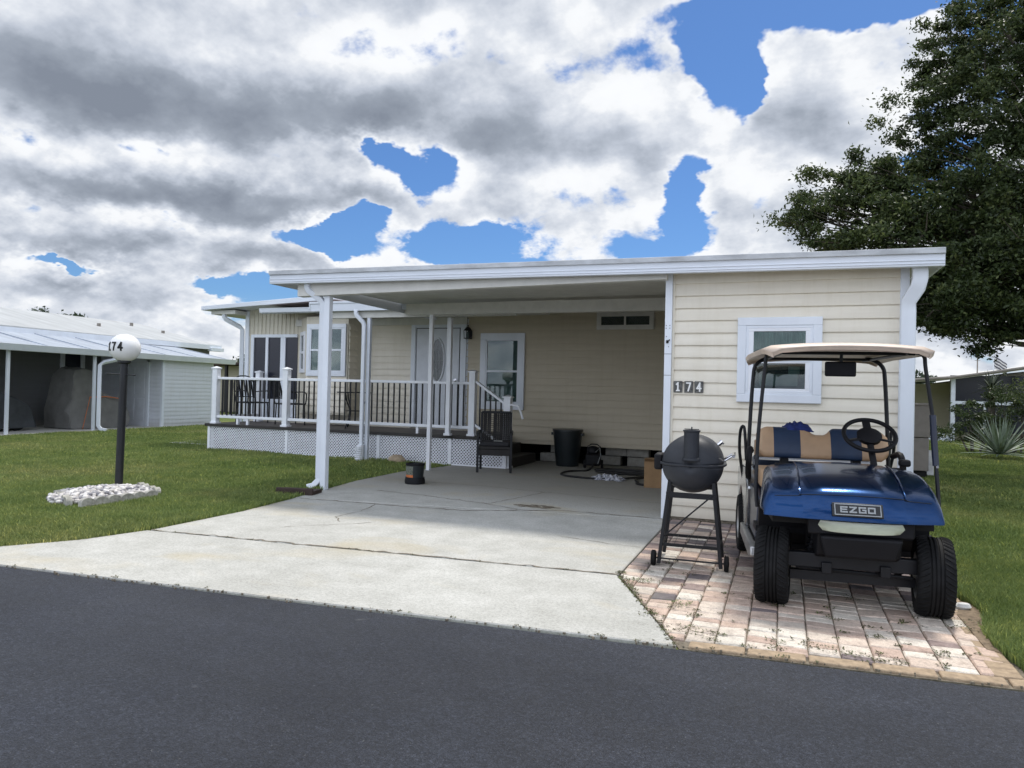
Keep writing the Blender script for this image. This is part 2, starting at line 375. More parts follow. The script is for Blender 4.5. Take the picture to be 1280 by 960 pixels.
def mesh_np(name, V, F, mtl, tone=None, parent=None, smooth=False):
    """fast mesh from numpy arrays: V (n,3), F (m,k)"""
    me = bpy.data.meshes.new(name)
    me.vertices.add(len(V)); me.vertices.foreach_set('co', V.astype(np.float32).ravel())
    k = F.shape[1]; me.loops.add(F.size); me.loops.foreach_set('vertex_index', F.astype(np.int32).ravel())
    me.polygons.add(len(F)); me.polygons.foreach_set('loop_start', (np.arange(len(F))*k).astype(np.int32))
    me.materials.append(mtl)
    if tone is not None: setattr_tone(me, tone)
    me.update(calc_edges=True)
    if smooth: me.shade_smooth()
    o = bpy.data.objects.new(name, me); C.objects.link(o)
    if parent is not None: o.parent = parent
    return o

# ------------------------------------------------------------------ ground, road, drive, paving
def road_y(x): return 3.93 + .085*x if x < 2 else 4.10 + .03*(x-2)   # edge of the asphalt
SL = .085
g = MB(); g.box(-400, 400, -60, 600, -.3, -.02); struct(g.build('lawn', M['lawn'], smooth=False))
g = MB(); g.prism([(-120, -60), (120, -60), (120, 3.93+SL*120*.2), (2.5, road_y(2)), (-6, road_y(-6)), (-120, road_y(-6)-3)], -.02, -.006)
struct(g.build('road', M['asphalt'], smooth=False))

def ry(x, off=0): return road_y(x)+off
drive_L = [(-8.6, 3.2), (-7.4, 3.42), (-6.6, 3.60), (-5.85, 3.86), (-5.53, 4.31), (-5.35, 4.95), (-5.33, 5.98), (-5.42, 6.9), (-5.55, 7.7), (-5.70, 8.7), (-5.72, 10.0), (-5.46, 11.15)]
def xleft(y):
    for (x0,y0),(x1,y1) in zip(drive_L, drive_L[1:]):
        if y0 <= y <= y1: return x0+(x1-x0)*(y-y0)/(y1-y0)
    return drive_L[-1][0]
def xright(y): return -.52-(y-3.89)*.455 if y < 5.22 else -1.125
def slabpoly(y0, y1, first=False, gap=.006):
    Ls = [p for p in drive_L if y0+.01 < p[1] < y1-.01]
    P = []
    yl0 = y0[0] if isinstance(y0, tuple) else y0
    return Ls
def slab(name, left, right, parent=None):
    poly = right+left[::-1]
    b = MB(); b.prism(poly, -.05, .004); return b.build(name, M['concrete'], parent, bevel=.006, seg=1, smooth=False)
# slab joints at y(left)->y(right): 4.87 -> 5.22 and 7.05 -> 7.75, all a little skewed like the road edge
j1L, j1R = (-5.36, 4.86), (-1.125, 5.215)
j2L, j2R = (-5.45, 7.02), (-1.20, 7.72)
s1 = slab('driveway', [(-8.6, ry(-8.6)+.01), (-7.4, ry(-7.4)+.03), (-6.6, 3.60), (-5.85, 3.86), (-5.53, 4.31), (-5.37, 4.85)], [(-.515, ry(-.515)+.01), (-.82, 4.55), (-1.13, 5.20)])
struct(s1, label='pale concrete driveway apron beside the road')
s2 = slab('driveway_slab', [(-5.355, 4.872), (-5.33, 5.98), (-5.42, 6.9), (-5.44, 7.01)], [(-1.125, 5.225), (-1.125, 7.72)], s1)
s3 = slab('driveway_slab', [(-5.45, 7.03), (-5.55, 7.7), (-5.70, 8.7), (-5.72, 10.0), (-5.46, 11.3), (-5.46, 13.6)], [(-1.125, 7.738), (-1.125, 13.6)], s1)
# cracks: thin dirt filled lines
def crack(pts, w=.010, seed=0, z=.0065):
    rr = random.Random(seed); b = MB(); P = []
    for (x0,y0),(x1,y1) in zip(pts, pts[1:]):
        n = max(2, int(math.hypot(x1-x0, y1-y0)/.06))
        for i in range(n): t = i/n; P.append((x0+(x1-x0)*t+rr.gauss(0,.006), y0+(y1-y0)*t+rr.gauss(0,.012)))
    P.append(pts[-1]); rows = [[], []]
    for i, p in enumerate(P):
        q = P[min(i+1, len(P)-1)]; o = P[max(i-1, 0)]; d = Vector((q[0]-o[0], q[1]-o[1])).normalized(); ww = w*(.4+1.1*rr.random())
        rows[0].append((p[0]-d.y*ww/2, p[1]+d.x*ww/2, z)); rows[1].append((p[0]+d.y*ww/2, p[1]-d.x*ww/2, z))
    b.grid(rows); return b.build('crack', M['sand'], s1, smooth=False)
crack([(-5.4,7.02),(-4.1,7.10),(-3.3,7.18),(-2.75,7.5),(-2.35,7.72),(-1.2,7.735)], .022, 1)
crack([(-4.95,8.05),(-4.2,7.95),(-3.3,7.75),(-2.8,7.55)], .016, 2)
crack([(-5.0,9.1),(-4.0,9.15),(-2.9,9.0),(-1.9,8.85),(-1.2,8.8)], .012, 3)
crack([(-2.95,9.0),(-3.1,8.3),(-3.25,7.76)], .014, 4)
crack([(-4.35,7.08),(-4.25,6.6),(-4.3,6.2),(-4.1,6.0)], .010, 5)
crack([(-4.4,5.55),(-4.1,5.8),(-3.8,6.1)], .007, 6)
crack([(-1.95,6.35),(-1.5,6.25),(-1.15,6.22)], .008, 7)
crack([j1L, (-3.9,4.99),(-2.5,5.11), j1R], .02, 8)
b = MB()
for k in range(26):
    a = random.random()*6.28; r = random.random()**.5
    b.prism([(-2.62+.30*r*cos(a)+.05*cos(t), 7.83+.10*r*sin(a)+.02*sin(t)) for t in [i*pi/3 for i in range(6)]], .0045+.0002*k, .0065+.0002*k)
b.build('oil_stain', M['sand'], s1, smooth=False)
# edge crumble between road and driveway
b = MB()
for i in range(260):
    x = random.uniform(-8.5, 1.15); y = ry(x)+random.gauss(.0, .018); s_ = random.uniform(.003, .009)
    a = random.random()*3
    b.prism([(x+s_*cos(a+t)*random.uniform(.6,1.3), y+s_*sin(a+t)*.8) for t in (0, 1.5, 3.0, 4.6)], -.006, .001+s_*.6)
struct(b.build('loose_grit', M['sand'], smooth=False), 'stuff', 'crumbled grit along the road edge')

# brick paving
b = MB(); b.prism([(-.50, ry(-.5)+.005), (1.14, ry(1.14)+.005), (1.2, 5.3), (1.2, 7.8), (-1.12, 7.8), (-1.12, 5.25)], -.06, -.012)
pv = struct(b.build('paving', M['sand'], smooth=False), label='brick paving bed beside the driveway')
b = MB(); tones = []
def leftedge(y): return xright(y)+.012
pr = random.Random(3)
col = 0; x = -1.12
while x < .99:
    w = .158; y = ry(x)+.125 if x > -.5 else 4.0
    y += pr.uniform(-.02, .02)
    while y < 7.78:
        h = pr.choice([.155, .155, .105, .105, .08])
        x0, x1, y0, y1 = x+.002, x+w-.002+pr.uniform(-.003,.001), y+.002, min(y+h, 7.8)-.003
        # clip on the slanted left edge
        le = leftedge((y0+y1)/2)
        if x1 > le+.03 and y0 > ry(x)+.10:
            xa, xb = max(x0, leftedge(y0)), max(x0, leftedge(y1))
            if xa < x1-.02 and xb < x1-.02:
                z = .002+pr.gauss(0, .0018); tl = pr.gauss(0, .0015)
                c = .007
                P = [(xa, y0+pr.uniform(0,.004)), (x1, y0+pr.uniform(0,.004)), (x1-pr.uniform(0,.003), y1), (xb, y1-pr.uniform(0,.003))]
                # chamfered top
                cx = sum(p[0] for p in P)/4; cy = sum(p[1] for p in P)/4
                T = [(cx+(p[0]-cx)*(1-2*c/w), cy+(p[1]-cy)*(1-2*c/(y1-y0+.001)), z+tl*(1 if p[0]>cx else -1)) for p in P]
                Mid = [(p[0], p[1], z-.008) for p in P]; Bt = [(p[0], p[1], -.03) for p in P]
                n = len(b.v); b.v += Bt+Mid+T
                fs = [(n+i, n+(i+1)%4, n+4+(i+1)%4, n+4+i) for i in range(4)]+[(n+4+i, n+4+(i+1)%4, n+8+(i+1)%4, n+8+i) for i in range(4)]+[(n+8, n+9, n+10, n+11)]
                b.f += fs; b.m += [0]*9
                far = (y-4.2)/3.4
                dark = pr.random() < (.06+.5*max(0, min(1, (y-5.25)*1.2))*(1 if x < .1 or True else 0))
                t = pr.uniform(0, .22) if dark else pr.uniform(.30, .90)
                tones += [t]*9
        y += h
    x += w
pavers = b.build('paver_field', M['paver'], pv, smooth=True, angle=30); setattr_tone(pavers.data, tones)
b = MB(); x = -.46
while x < 1.1:   # border along the road
    w = .30; x1 = min(x+w-.008, 1.13)
    b.hexa([(x, ry(x)+.012, -.04), (x1, ry(x1)+.012, -.04), (x1, ry(x1)+.115, -.04), (x, ry(x)+.115, -.04), (x+.004, ry(x)+.016, .004), (x1-.004, ry(x1)+.016, .003), (x1-.004, ry(x1)+.111, .004), (x+.004, ry(x)+.111, .003)])
    x += w
y = ry(1.05)+.125
while y < 7.75:
    b.box(.995+.01*sin(y*7), 1.125+.01*sin(y*7), y, y+.215, -.04, .003+.004*sin(y*31)); y += .224
b.build('paving_border', M['border'], pv, bevel=.008, seg=2)

# ------------------------------------------------------------------ grass
def in_lawn(x, y):
    """mask of lawn blades"""
    a = (x < np.interp(y, [3.2, 3.42, 3.6, 3.86, 4.31, 4.95, 5.98, 6.9, 7.7, 8.7, 10, 11.2], [-8.6, -7.4, -6.6, -5.85, -5.53, -5.37, -5.34, -5.43, -5.56, -5.71, -5.73, -5.45])+.02) & (y > np.where(x < -6, 3.93+SL*x, 3.0)+.03)
    a &= ~((x > -11.05) & (y > 11.36))
    a &= ~((x < -17.05) & (y > 8))
    a &= ~(((x+7.30)**2/.50**2+(y-5.98)**2/.60**2) < 1)
    r = (x > 1.14+.05*np.sin(y*5)) & (y > 4.10+.03*(x-2)+.03)
    r &= ~((x < 1.2) & (y > 7.7))
    return a | r
def blades(name, regions, label):
    Vs, Fs, Ts = [], [], []; n0 = 0
    for (x0, x1, y0, y1, n, h, w) in regions:
        cx = rng.uniform(x0, x1, n); cy = rng.uniform(y0, y1, n)
        m = in_lawn(cx, cy); cx, cy = cx[m], cy[m]; n = len(cx)
        a = rng.uniform(0, 2*pi, n); hh = h*rng.uniform(.45, 1.25, n)*(1+.35*np.sin(cx*2.1+1.3*np.sin(cy*1.7))*np.sin(cy*2.7)); lean = rng.uniform(.1, .9, n)*hh; la = rng.uniform(0, 2*pi, n)
        ww = w*rng.uniform(.6, 1.4, n)
        dx, dy = np.cos(a)*ww/2, np.sin(a)*ww/2
        V = np.empty((n, 5, 3))
        lx, ly = np.cos(la)*lean, np.sin(la)*lean
        V[:,0] = np.stack([cx-dx, cy-dy, np.full(n, -.02)], 1); V[:,1] = np.stack([cx+dx, cy+dy, np.full(n, -.02)], 1)
        V[:,2] = np.stack([cx+dx*.8+lx*.35, cy+dy*.8+ly*.35, hh*.6], 1); V[:,3] = np.stack([cx-dx*.8+lx*.35, cy-dy*.8+ly*.35, hh*.6], 1)
        V[:,4] = np.stack([cx+lx, cy+ly, hh], 1)
        base = (np.arange(n)*5)[:,None]+n0
        # quads + tip (as degenerate-free quads via two tris each)
        F = np.concatenate([base+np.array([[0,1,2]]), base+np.array([[0,2,3]]), base+np.array([[3,2,4]])])
        t = rng.beta(3, 3, n); t[rng.random(n) < .03] = 1
        Vs.append(V.reshape(-1,3)); Fs.append(F); Ts.append(np.tile(t, 3)); n0 += 5*n
    o = mesh_np(name, np.concatenate(Vs), np.concatenate(Fs), M['blade'], np.concatenate(Ts))
    struct(o, 'stuff', label); return o
blades('grass', [(-9, -5.2, 3.2, 7, 230000, .045, .006), (-14, -5.2, 6, 9, 150000, .045, .008), (-17, -5.2, 9, 13, 130000, .045, .011), (-17, -11, 12, 18, 60000, .05, .016), (-17, -8, 4, 7, 60000, .045, .009),
                 (1.1, 2.3, 4, 7, 130000, .05, .006), (1.1, 4, 7, 11, 90000, .05, .009), (1.1, 6.5, 10, 18, 110000, .05, .013), (2, 9, 17, 27, 50000, .06, .022)], 'short green lawn grass with yellowish patches')
# ragged overhang at the driveway edge
def weeds(name, spots, label, mtl, hh=.03, leaf=.012, per=26):
    Vs, Fs, Ts = [], [], []; n0 = 0
    for (x, y, r, h) in spots:
        n = int(per*(r/.05)); 
        a = rng.uniform(0, 2*pi, n); d = r*np.sqrt(rng.random(n)); px = x+d*np.cos(a); py = y+d*.6*np.sin(a); pz = rng.uniform(.002, h, n)*(1-d/r*.6)+.004
        b2 = rng.uniform(0, 2*pi, n); L_ = leaf*rng.uniform(.6, 1.6, n); W_ = L_*.3
        ux, uy = np.cos(b2), np.sin(b2); tz = rng.uniform(-.2, .7, n)
        V = np.empty((n,4,3))
        V[:,0] = np.stack([px-ux*L_/2, py-uy*L_/2, pz-tz*L_/2*.5], 1); V[:,2] = np.stack([px+ux*L_/2, py+uy*L_/2, pz+tz*L_], 1)
        V[:,1] = np.stack([px+uy*W_, py-ux*W_, pz+tz*L_*.3], 1); V[:,3] = np.stack([px-uy*W_, py+ux*W_, pz+tz*L_*.3], 1)
        F = (np.arange(n)*4)[:,None]+np.array([[0,1,2,3]])+n0
        Vs.append(V.reshape(-1,3)); Fs.append(F); Ts.append(np.clip(rng.normal(.3+.5*(h > .02), .25, n), 0, 1)); n0 += 4*n
    o = mesh_np(name, np.concatenate(Vs), np.concatenate(Fs), mtl, np.concatenate(Ts)); struct(o, 'stuff', label); return o
sp = [(-.62, 4.62, .11, .06), (-.58, 4.66, .07, .05), (-.95, 5.10, .10, .03), (-.85, 5.15, .09, .02), (-.72, 4.35, .09, .02), (-.42, 4.15, .13, .015), (-.5, 4.22, .09, .015), (.40, 4.13, .13, .015), (.28, 4.18, .10, .012), (.52, 4.12, .08, .012), (1.08, 5.05, .12, .02), (1.02, 4.9, .10, .02)]
for i in range(130):
    x_ = pr.uniform(-1.05, 1.0); k = round((x_+1.12)/.158); x_ = -1.12+k*.158 if pr.random() < .5 else x_
    y_ = ry(x_)+.12+pr.random()**1.5*2.6
    if x_ > leftedge(y_): sp.append((x_+pr.gauss(0,.01), y_, pr.choice([.012, .02, .03, .045, .065]), pr.choice([.006, .008, .015])))
for i in range(50):
    y_ = pr.uniform(3.95, 5.3); sp.append((xright(y_)+.01+pr.gauss(0,.008), y_, pr.uniform(.01,.045), .012))
for i in range(26):
    x_ = pr.uniform(-5.5, .2); sp.append((x_, ry(x_)+pr.gauss(.012,.01), pr.uniform(.008,.03), .012))
for i in range(16):
    t = pr.random(); sp.append((-5.36+4.2*t, 4.86+.35*t, pr.uniform(.01,.025), .01))
weeds('weeds', sp, 'small green and dried weeds in the paving joints', M['weed'])
b = MB(); b.prism([(1.06+.02*sin(i), 0) for i in range(0)] or [(1.05, 4.55), (1.13, 4.5), (1.2, 4.75), (1.2, 5.15), (1.24, 5.5), (1.12, 5.55), (1.04, 5.2)], -.02, .006)
struct(b.build('bare_soil', M['dirt'], smooth=False), label='bare brown soil patch beside the paving')
b = MB(); b.prism([(-12.6, 11.9), (-11.0, 11.9), (-11.0, 12.6), (-12.6, 12.6)], -.02, .03)
struct(b.build('path', M['lightpath'], smooth=False), label='short pale concrete path end by the deck corner')

# ------------------------------------------------------------------ siding helper
def siding(b, x0, x1, y, z0, z1, h=.1327, proud=.014, axis='x', zoff=0, sgn=-1, holes=()):
    """clapboards on a wall plane; holes = [(a0,a1,z0,z1)] left open. sgn is the outward direction along the other axis"""
    z = z0 - ((z0-zoff) % h) ; rows = []
    zs = []
    while z < z1-1e-4:
        a, c = max(z, z0), min(z+h, z1); rows.append((a, c, z)); z += h
    for a, c, zb in rows:
        spans = [(x0, x1)]
        for (h0, h1, hz0, hz1) in holes:
            if hz0 < c-1e-3 and hz1 > a+1e-3:
                ns = []
                for s0, s1 in spans:
                    if h0 > s0: ns.append((s0, min(h0, s1)))
                    if h1 < s1: ns.append((max(h1, s0), s1))
                spans = [q for q in ns if q[1]-q[0] > .005]
        for s0, s1 in spans:
            pa = proud*(1-(a-zb)/h*.85); pc = proud*.15
            prof = [(0, a), (sgn*pa, a), (sgn*(pa+.001), a+.006), (sgn*(pa*.62+pc*.38), a+(c-a)*.5), (sgn*pc, c), (0, c)]
            vs = []
            for s_ in (s0, s1):
                for d, zz in prof: vs.append((s_, y+d, zz) if axis == 'x' else (y+d, s_, zz))
            n = len(prof); fs = [(i, i+1, n+i+1, n+i) for i in range(n-1)]+[tuple(range(n)), tuple(range(2*n-1, n-1, -1))]
            b.add(vs, fs)
    return b

def window(parent, x0, x1, z0, z1, y, fw=.09, sash='hung', inner=None, curtain=False, back='interior', name='window', fmat=None, frame2=True, drop=.05, split=.5, label=None):
    """window facing -y; y = wall plane. frame > sash, pane as sub-parts"""
    fm = fmat or M['white']
    b = MB(); t = .045
    for (a, c, d, e) in ((x0, x1, z1-fw, z1), (x0, x1, z0, z0+fw), (x0, x0+fw, z0+fw, z1-fw), (x1-fw, x1, z0+fw, z1-fw)):
        b.box(a, c, y-t, y, d, e)
    w = b.build(name, fm, parent, bevel=.005, world=True)
    if label: w['label'] = label
    def sub(mb, nm, mt, **k):
        o = mb.build(nm, mt, w, **k); return o
    l = parent.location
    def W(mb):
        mb.v = [(p[0]-l.x, p[1]-l.y, p[2]-l.z) for p in mb.v]; return mb
    X0, X1, Z0, Z1 = x0+fw, x1-fw, z0+fw, z1-fw
    q = .028
    b = MB(); s2 = .022
    zs = Z0+(Z1-Z0)*split
    if sash == 'hung':
        for (a, c, d, e) in ((X0, X1, Z1-q, Z1), (X0, X1, Z0, Z0+q*1.3), (X0, X0+q, Z0+q, Z1-q), (X1-q, X1, Z0+q, Z1-q)): b.box(a, c, y-t+.006, y-.004, d, e)
        b.box(X0+q, X1-q, y-t+.002, y-.012, zs-q*.7, zs+q*.7)
    elif sash == 'slide':
        for (a, c, d, e) in ((X0, X1, Z1-q*.8, Z1), (X0, X1, Z0, Z0+q), (X0, X0+q, Z0+q, Z1-q*.8), (X1-q, X1, Z0+q, Z1-q*.8)): b.box(a, c, y-t+.006, y-.004, d, e)
        xm = (X0+X1)/2; b.box(xm-q*.6, xm+q*.6, y-t+.002, y-.012, Z0+q, Z1-q*.8)
    sub(W(b), 'sash', fm, bevel=.003)
    b = MB(); b.box(X0+q*.6, X1-q*.6, y-.022, y-.019, Z0+q*.6, Z1-q*.6); sub(W(b), 'pane', M['glass'], smooth=False)
    b = MB(); b.box(X0, X1, y-.004, y-.001, Z0, Z1); sub(W(b), 'inside', M[back], smooth=False)
    if curtain:
        n = 60; rows = [[], []]
        for i in range(n+1):
            xx = X0+q+(X1-X0-2*q)*i/n; yy = y-.010+.003*sin(i*1.15)+.0015*sin(i*2.7)
            rows[0].append((xx, yy, zs+.10+.01*sin(i*.9))); rows[1].append((xx, yy, Z1-.01))
        b = MB(); b.grid(rows); sub(W(b), 'curtain', M['curtain'])
    return w

# ------------------------------------------------------------------ mobile home
home = thing('mobile_home', 'cream sided mobile home behind the carport and deck, with bay window and oval glass door', 'house', (-5.5, 12.9, 0))
HX0, HX1, WY = -10.05, 1.0, 12.90
holes = [(-5.58, -4.72, 1.12, 2.30), (-3.25, -2.2, 2.64, 2.70), (-7.12, -5.98, .55, 2.72)]
b = MB(); siding(b, -9.9, -7.15, WY, .33, 2.76, .1327, .022, holes=holes); b.build('wall', M['cream'], home, world=True)
b = MB(); siding(b, -5.98, HX1, WY, .33, 2.95, .1327, .02, holes=holes[:2]); b.build('wall', M['cream_shade'], home, world=True)
b = MB(); b.box(HX0, HX1, WY+.003, WY+.12, .33, 3.0); b.box(HX0, HX1, WY+.12, 17, .33, .45)
b.box(HX1-.12, HX1, WY+.12, 17, .33, 3.0); b.box(HX0, HX1, 16.9, 17.0, .0, 3.0); b.box(HX0, HX0+.1, WY+.12, 17, 0, 3.0)
b.build('wall_core', M['creampan'], home, world=True, smooth=False)
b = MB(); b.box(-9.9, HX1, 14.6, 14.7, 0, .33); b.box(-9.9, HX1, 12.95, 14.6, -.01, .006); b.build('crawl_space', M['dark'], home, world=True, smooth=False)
b = MB(); b.box(HX0, -5.92, WY-.06, WY-.004, 2.64, 2.78); b.box(-5.92, HX1, WY-.05, WY-.018, 2.86, 2.93); b.build('frieze', M['soffit'], home, world=True)
# front door with frame and panels
b = MB()
for (a, c, d, e) in ((-7.13, -7.04, .55, 2.64), (-6.08, -5.97, .55, 2.64), (-7.04, -6.08, 2.56, 2.64)): b.box(a-.0, c, WY-.035, WY-.002, d, e)
b.box(-7.17, -5.90, WY-.02, WY-.001, .55, 2.75)
b.build('door_frame', M['white'], home, world=True, bevel=.004)
b = MB(); b.box(-7.04, -6.08, WY-.045, WY-.022, .56, 2.56)
door = b.build('door', M['door'], home, world=True, bevel=.003)
b = MB()
for (a, c, d, e) in ((-7.055, -7.04, .56, 2.575), (-6.08, -6.065, .56, 2.575), (-7.04, -6.08, 2.56, 2.575)): b.box(a, c, WY-.040, WY-.02, d, e)
b.build('door_gap_line', M['deckedge'], home, world=True)  # dark strips painted in for the shaded gap round the inset door
b = MB()
for (a, c, d, e) in ((-7.17, -7.07, .55, 2.72), (-6.05, -5.93, .55, 2.72), (-7.07, -6.05, 2.60, 2.72)): b.box(a, c, WY-.052, WY-.021, d, e)
b.build('door_casing', M['white'], home, world=True, bevel=.004)
def W_(mb, par): l = par.location; mb.v = [(p[0]-l.x, p[1]-l.y, p[2]-l.z) for p in mb.v]; return mb
def oval(cx, cz, rx, rz, y, r, n=40): return [(cx+rx*cos(2*pi*i/n), y, cz+rz*sin(2*pi*i/n)) for i in range(n)]
b = MB(); b.tube(oval(-6.56, 1.92, .155, .44, WY-.048, .02), .022, 8, closed=True); W_(b, home).build('oval_trim', M['door'], door)
b = MB(); P = oval(-6.56, 1.92, .145, .43, WY-.05, 0); b.add(P, [tuple(range(len(P)))]); W_(b, home).build('oval_glass', M['leaded'], door, smooth=False)
b = MB()
for dx in (-.07, 0, .07): b.tube([(-6.56+dx, WY-.053, 1.92-.38*(1-abs(dx)*4)), (-6.56+dx, WY-.053, 1.92+.38*(1-abs(dx)*4))], .004, 6)
b.tube([(-6.56-.13, WY-.053, 1.92), (-6.56+.13, WY-.053, 1.92)], .004, 6); b.tube(oval(-6.56, 1.92, .06, .2, WY-.053, 0), .004, 6, closed=True)
W_(b, home).build('lead_came', M['badges'], door)
for cx in (-6.82, -6.34):
    for (z0, z1) in ((.68, 1.28),):
        b = MB(); b.box(cx-.14, cx+.10, WY-.052, WY-.044, z0, z1); b.box(cx-.11, cx+.07, WY-.058, WY-.05, z0+.04, z1-.04); W_(b, home).build('door_panel', M['door'], door, bevel=.006)
b = MB(); b.lathe([(.012, 0), (.012, .03), (.03, .035), (.03, .06), (.01, .07)], 16, 'y', (-6.14, WY-.115, 1.52)); W_(b, home).build('door_knob', M['chrome'], door)
window(home, -5.62, -4.69, .97, 2.46, WY-.012, .12, back='blind', split=.5)
window(home, -3.28, -2.22, 2.51, 2.83, WY-.012, .055, sash='slide', fmat=M['soffit'])
# bay window
by0 = 12.45
bp = [(-9.95, WY), (-9.45, by0), (-8.42, by0), (-8.36, WY)]
b = MB(); b.prism([bp[0], bp[1], bp[2], bp[3]], .75, 2.80); bay = b.build('bay_wall', M['creampan'], home, world=True, bevel=.004)
b = MB(); siding(b, -9.44, -8.43, by0, .78, 1.56, .1327, .02); b.build('bay_siding', M['cream'], home, world=True)
b = MB(); siding(b, by0+.01, WY-.01, -8.40, .78, 2.64, .1327, .02, axis='y', sgn=1); b.build('bay_siding', M['cream'], home, world=True)
w = window(home, -9.42, -8.45, 1.55, 2.64, by0-.002, .085, back='blind', name='bay_window')
b = MB(); b.box(-9.12, -9.02, by0-.05, by0-.004, 1.64, 2.56); W_(b, home).build('mullion', M['white'], w, bevel=.003)
# angled side window of the bay: build flat then rotate into the facet
d = Vector((bp[1][0]-bp[0][0], bp[1][1]-bp[0][1], 0)); Ld = d.length; u = d.normalized(); nn = Vector((u.y, -u.x, 0))
def facet(b, s0, s1, z0, z1, t0, t1):
    P = []
    for z in (z0, z1):
        for s_, t in ((s0, t1), (s1, t1), (s1, t0), (s0, t0)):
            q = Vector((bp[0][0], bp[0][1], 0))+u*s_+nn*t; P.append((q.x, q.y, z))
    b.hexa(P); return b
b = MB()
for (s0, s1, z0, z1) in ((.1, .56, 2.42, 2.5), (.1, .56, 1.62, 1.70), (.1, .17, 1.7, 2.42), (.49, .56, 1.7, 2.42), (.17, .49, 2.03, 2.08)): facet(b, s0, s1, z0, z1, .001, .035)
w2 = b.build('bay_window', M['pvc'], home, world=True, bevel=.003)
b = MB(); facet(b, .17, .49, 1.70, 2.42, .004, .008); W_(b, home).build('pane', M['leaded'], w2, smooth=False)
# wing with sliding screens
b = MB(); b.box(-11.42, -10.0, WY+.01, 17, .3, 3.05); 
for i in range(13): x_ = -11.36+i*.11; b.box(x_, x_+.012, WY-.004, WY+.012, 2.44, 3.04)
b.build('wing_wall', M['creampan'], home, world=True)
wf = MB(); 
for (a, c, d_, e) in ((-11.28, -10.02, 2.40, 2.47), (-11.28, -10.02, .60, .66), (-11.28, -11.20, .66, 2.40), (-10.87, -10.80, .66, 2.40), (-10.46, -10.33, .66, 2.40)): wf.box(a, c, WY-.04, WY+.005, d_, e)
wfo = wf.build('screen_window', M['white'], home, world=True, bevel=.004)
b = MB()
for (a, c) in ((-11.20, -10.87), (-10.80, -10.46), (-10.33, -10.02)): b.box(a, c, WY-.012, WY-.004, 1.03, 2.40)
W_(b, home).build('screen', M['screen'], wfo, smooth=False)
b = MB(); b.box(-11.2, -10.02, WY-.012, WY+.004, .66, 1.03); W_(b, home).build('kick_panel', M['white'], wfo, smooth=False)
b = MB(); b.hexa([(-12.25, 12.35, 2.98), (-8.7, 12.35, 3.14), (-8.7, 17.2, 3.14), (-12.25, 17.2, 2.98), (-12.25, 12.35, 3.07), (-8.7, 12.35, 3.25), (-8.7, 17.2, 3.25), (-12.25, 17.2, 3.07)])
b.build('wing_roof', M['gutterw'], home, world=True, bevel=.008)
b = MB(); b.box(-12.1, -11.42, 12.5, 17, 2.9, 2.985); b.build('wing_soffit', M['soffit'], home, world=True)
b = MB(); b.hexa([(-10.45, 12.30, 2.90), (1.1, 12.30, 2.90), (1.1, 15, 3.10), (-10.45, 15, 3.10), (-10.45, 12.30, 2.97), (1.1, 12.30, 2.97), (1.1, 15, 3.22), (-10.45, 15, 3.22)])
b.hexa([(-10.45, 15, 3.10), (1.1, 15, 3.10), (1.1, 17.5, 2.9), (-10.45, 17.5, 2.9), (-10.45, 15, 3.22), (1.1, 15, 3.22), (1.1, 17.5, 2.97), (-10.45, 17.5, 2.97)])
b.build('roof', M['shingle'], home, world=True)
b = MB(); b.prismx([(12.30, 2.86), (12.21, 2.88), (12.19, 2.97), (12.205, 2.97), (12.225, 2.90), (12.295, 2.885), (12.295, 2.97), (12.30, 2.97)], -10.5, -8.2); b.build('gutter', M['gutterw'], home, world=True)
b = MB(); b.box(-9.05, -8.55, 13.3, 13.7, 3.0, 3.36); 
for i in range(5): b.box(-9.06+i*.11, -8.98+i*.11, 13.28, 13.31, 3.22, 3.36)
b.build('roof_vent', M['wood_dk'], home, world=True, bevel=.01)
def downspout(parent, x, y, ztop, zbot, sx=.085, sy=.065, kick=(-.16, -.05), off=(-.18, -.25), name='downspout', mt=None, world=True, shoe=True, drop=.42):
    """square downspout: outlet at top offset, elbow to wall, straight down, shoe at the bottom"""
    b = MB()
    pts = [(x+off[0], y+off[1], ztop), (x+off[0], y+off[1], ztop-.22*drop), (x+off[0]*.9, y+off[1]*.9, ztop-.38*drop), (x+off[0]*.15, y+off[1]*.15, ztop-.82*drop), (x, y, ztop-drop), (x, y, zbot+.16)]
    if shoe: pts += [(x, y, zbot+.12), (x+kick[0]*.45, y+kick[1]*.45, zbot+.05), (x+kick[0], y+kick[1], zbot+.03)]
    b.tube(pts, 0, sq=(sx/2, sy/2))
    return b.build(name, mt or M['white'], parent, world=world, bevel=.008)
downspout(home, -11.52, 12.85, 2.92, .05, .085, .07, off=(-.25, -.3), kick=(-.02, -.1), drop=.34)
b = MB(); b.box(-11.46, -11.36, WY-.03, WY+.02, .3, 3.0); b.build('corner_trim', M['white'], home, world=True, bevel=.004)

# wall lantern
lan = thing('wall_lantern', 'black carriage lantern on the wall right of the front door', 'lamp', (-5.86, WY-.02, 2.42))
b = MB(); b.cbox((0, -.005, .02), (.09, .02, .14)); b.tube([(0, -.01, .05), (0, -.08, .13), (0, -.11, .10)], .008, 8); b.build('bracket', M['black'], lan, bevel=.004)
b = MB()
for sx in (-.055, .055):
    for sy in (-.165, -.055): b.tube([(sx, sy, -.06), (sx*1.15, sy*1.0, .09)], .006, 6)
b.box(-.062, .062, -.172, -.048, -.075, -.06); b.lathe([(.085, .09), (.05, .14), (.012, .165), (.012, .20), (.0, .205)], 8, 'z', (0, -.11, 0), caps=False); b.build('cage', M['black'], lan)
b = MB(); b.lathe([(.02, -.06), (.028, -.02), (.018, .06)], 12, 'z', (0, -.11, 0)); b.build('bulb_glass', M['blind'], lan)

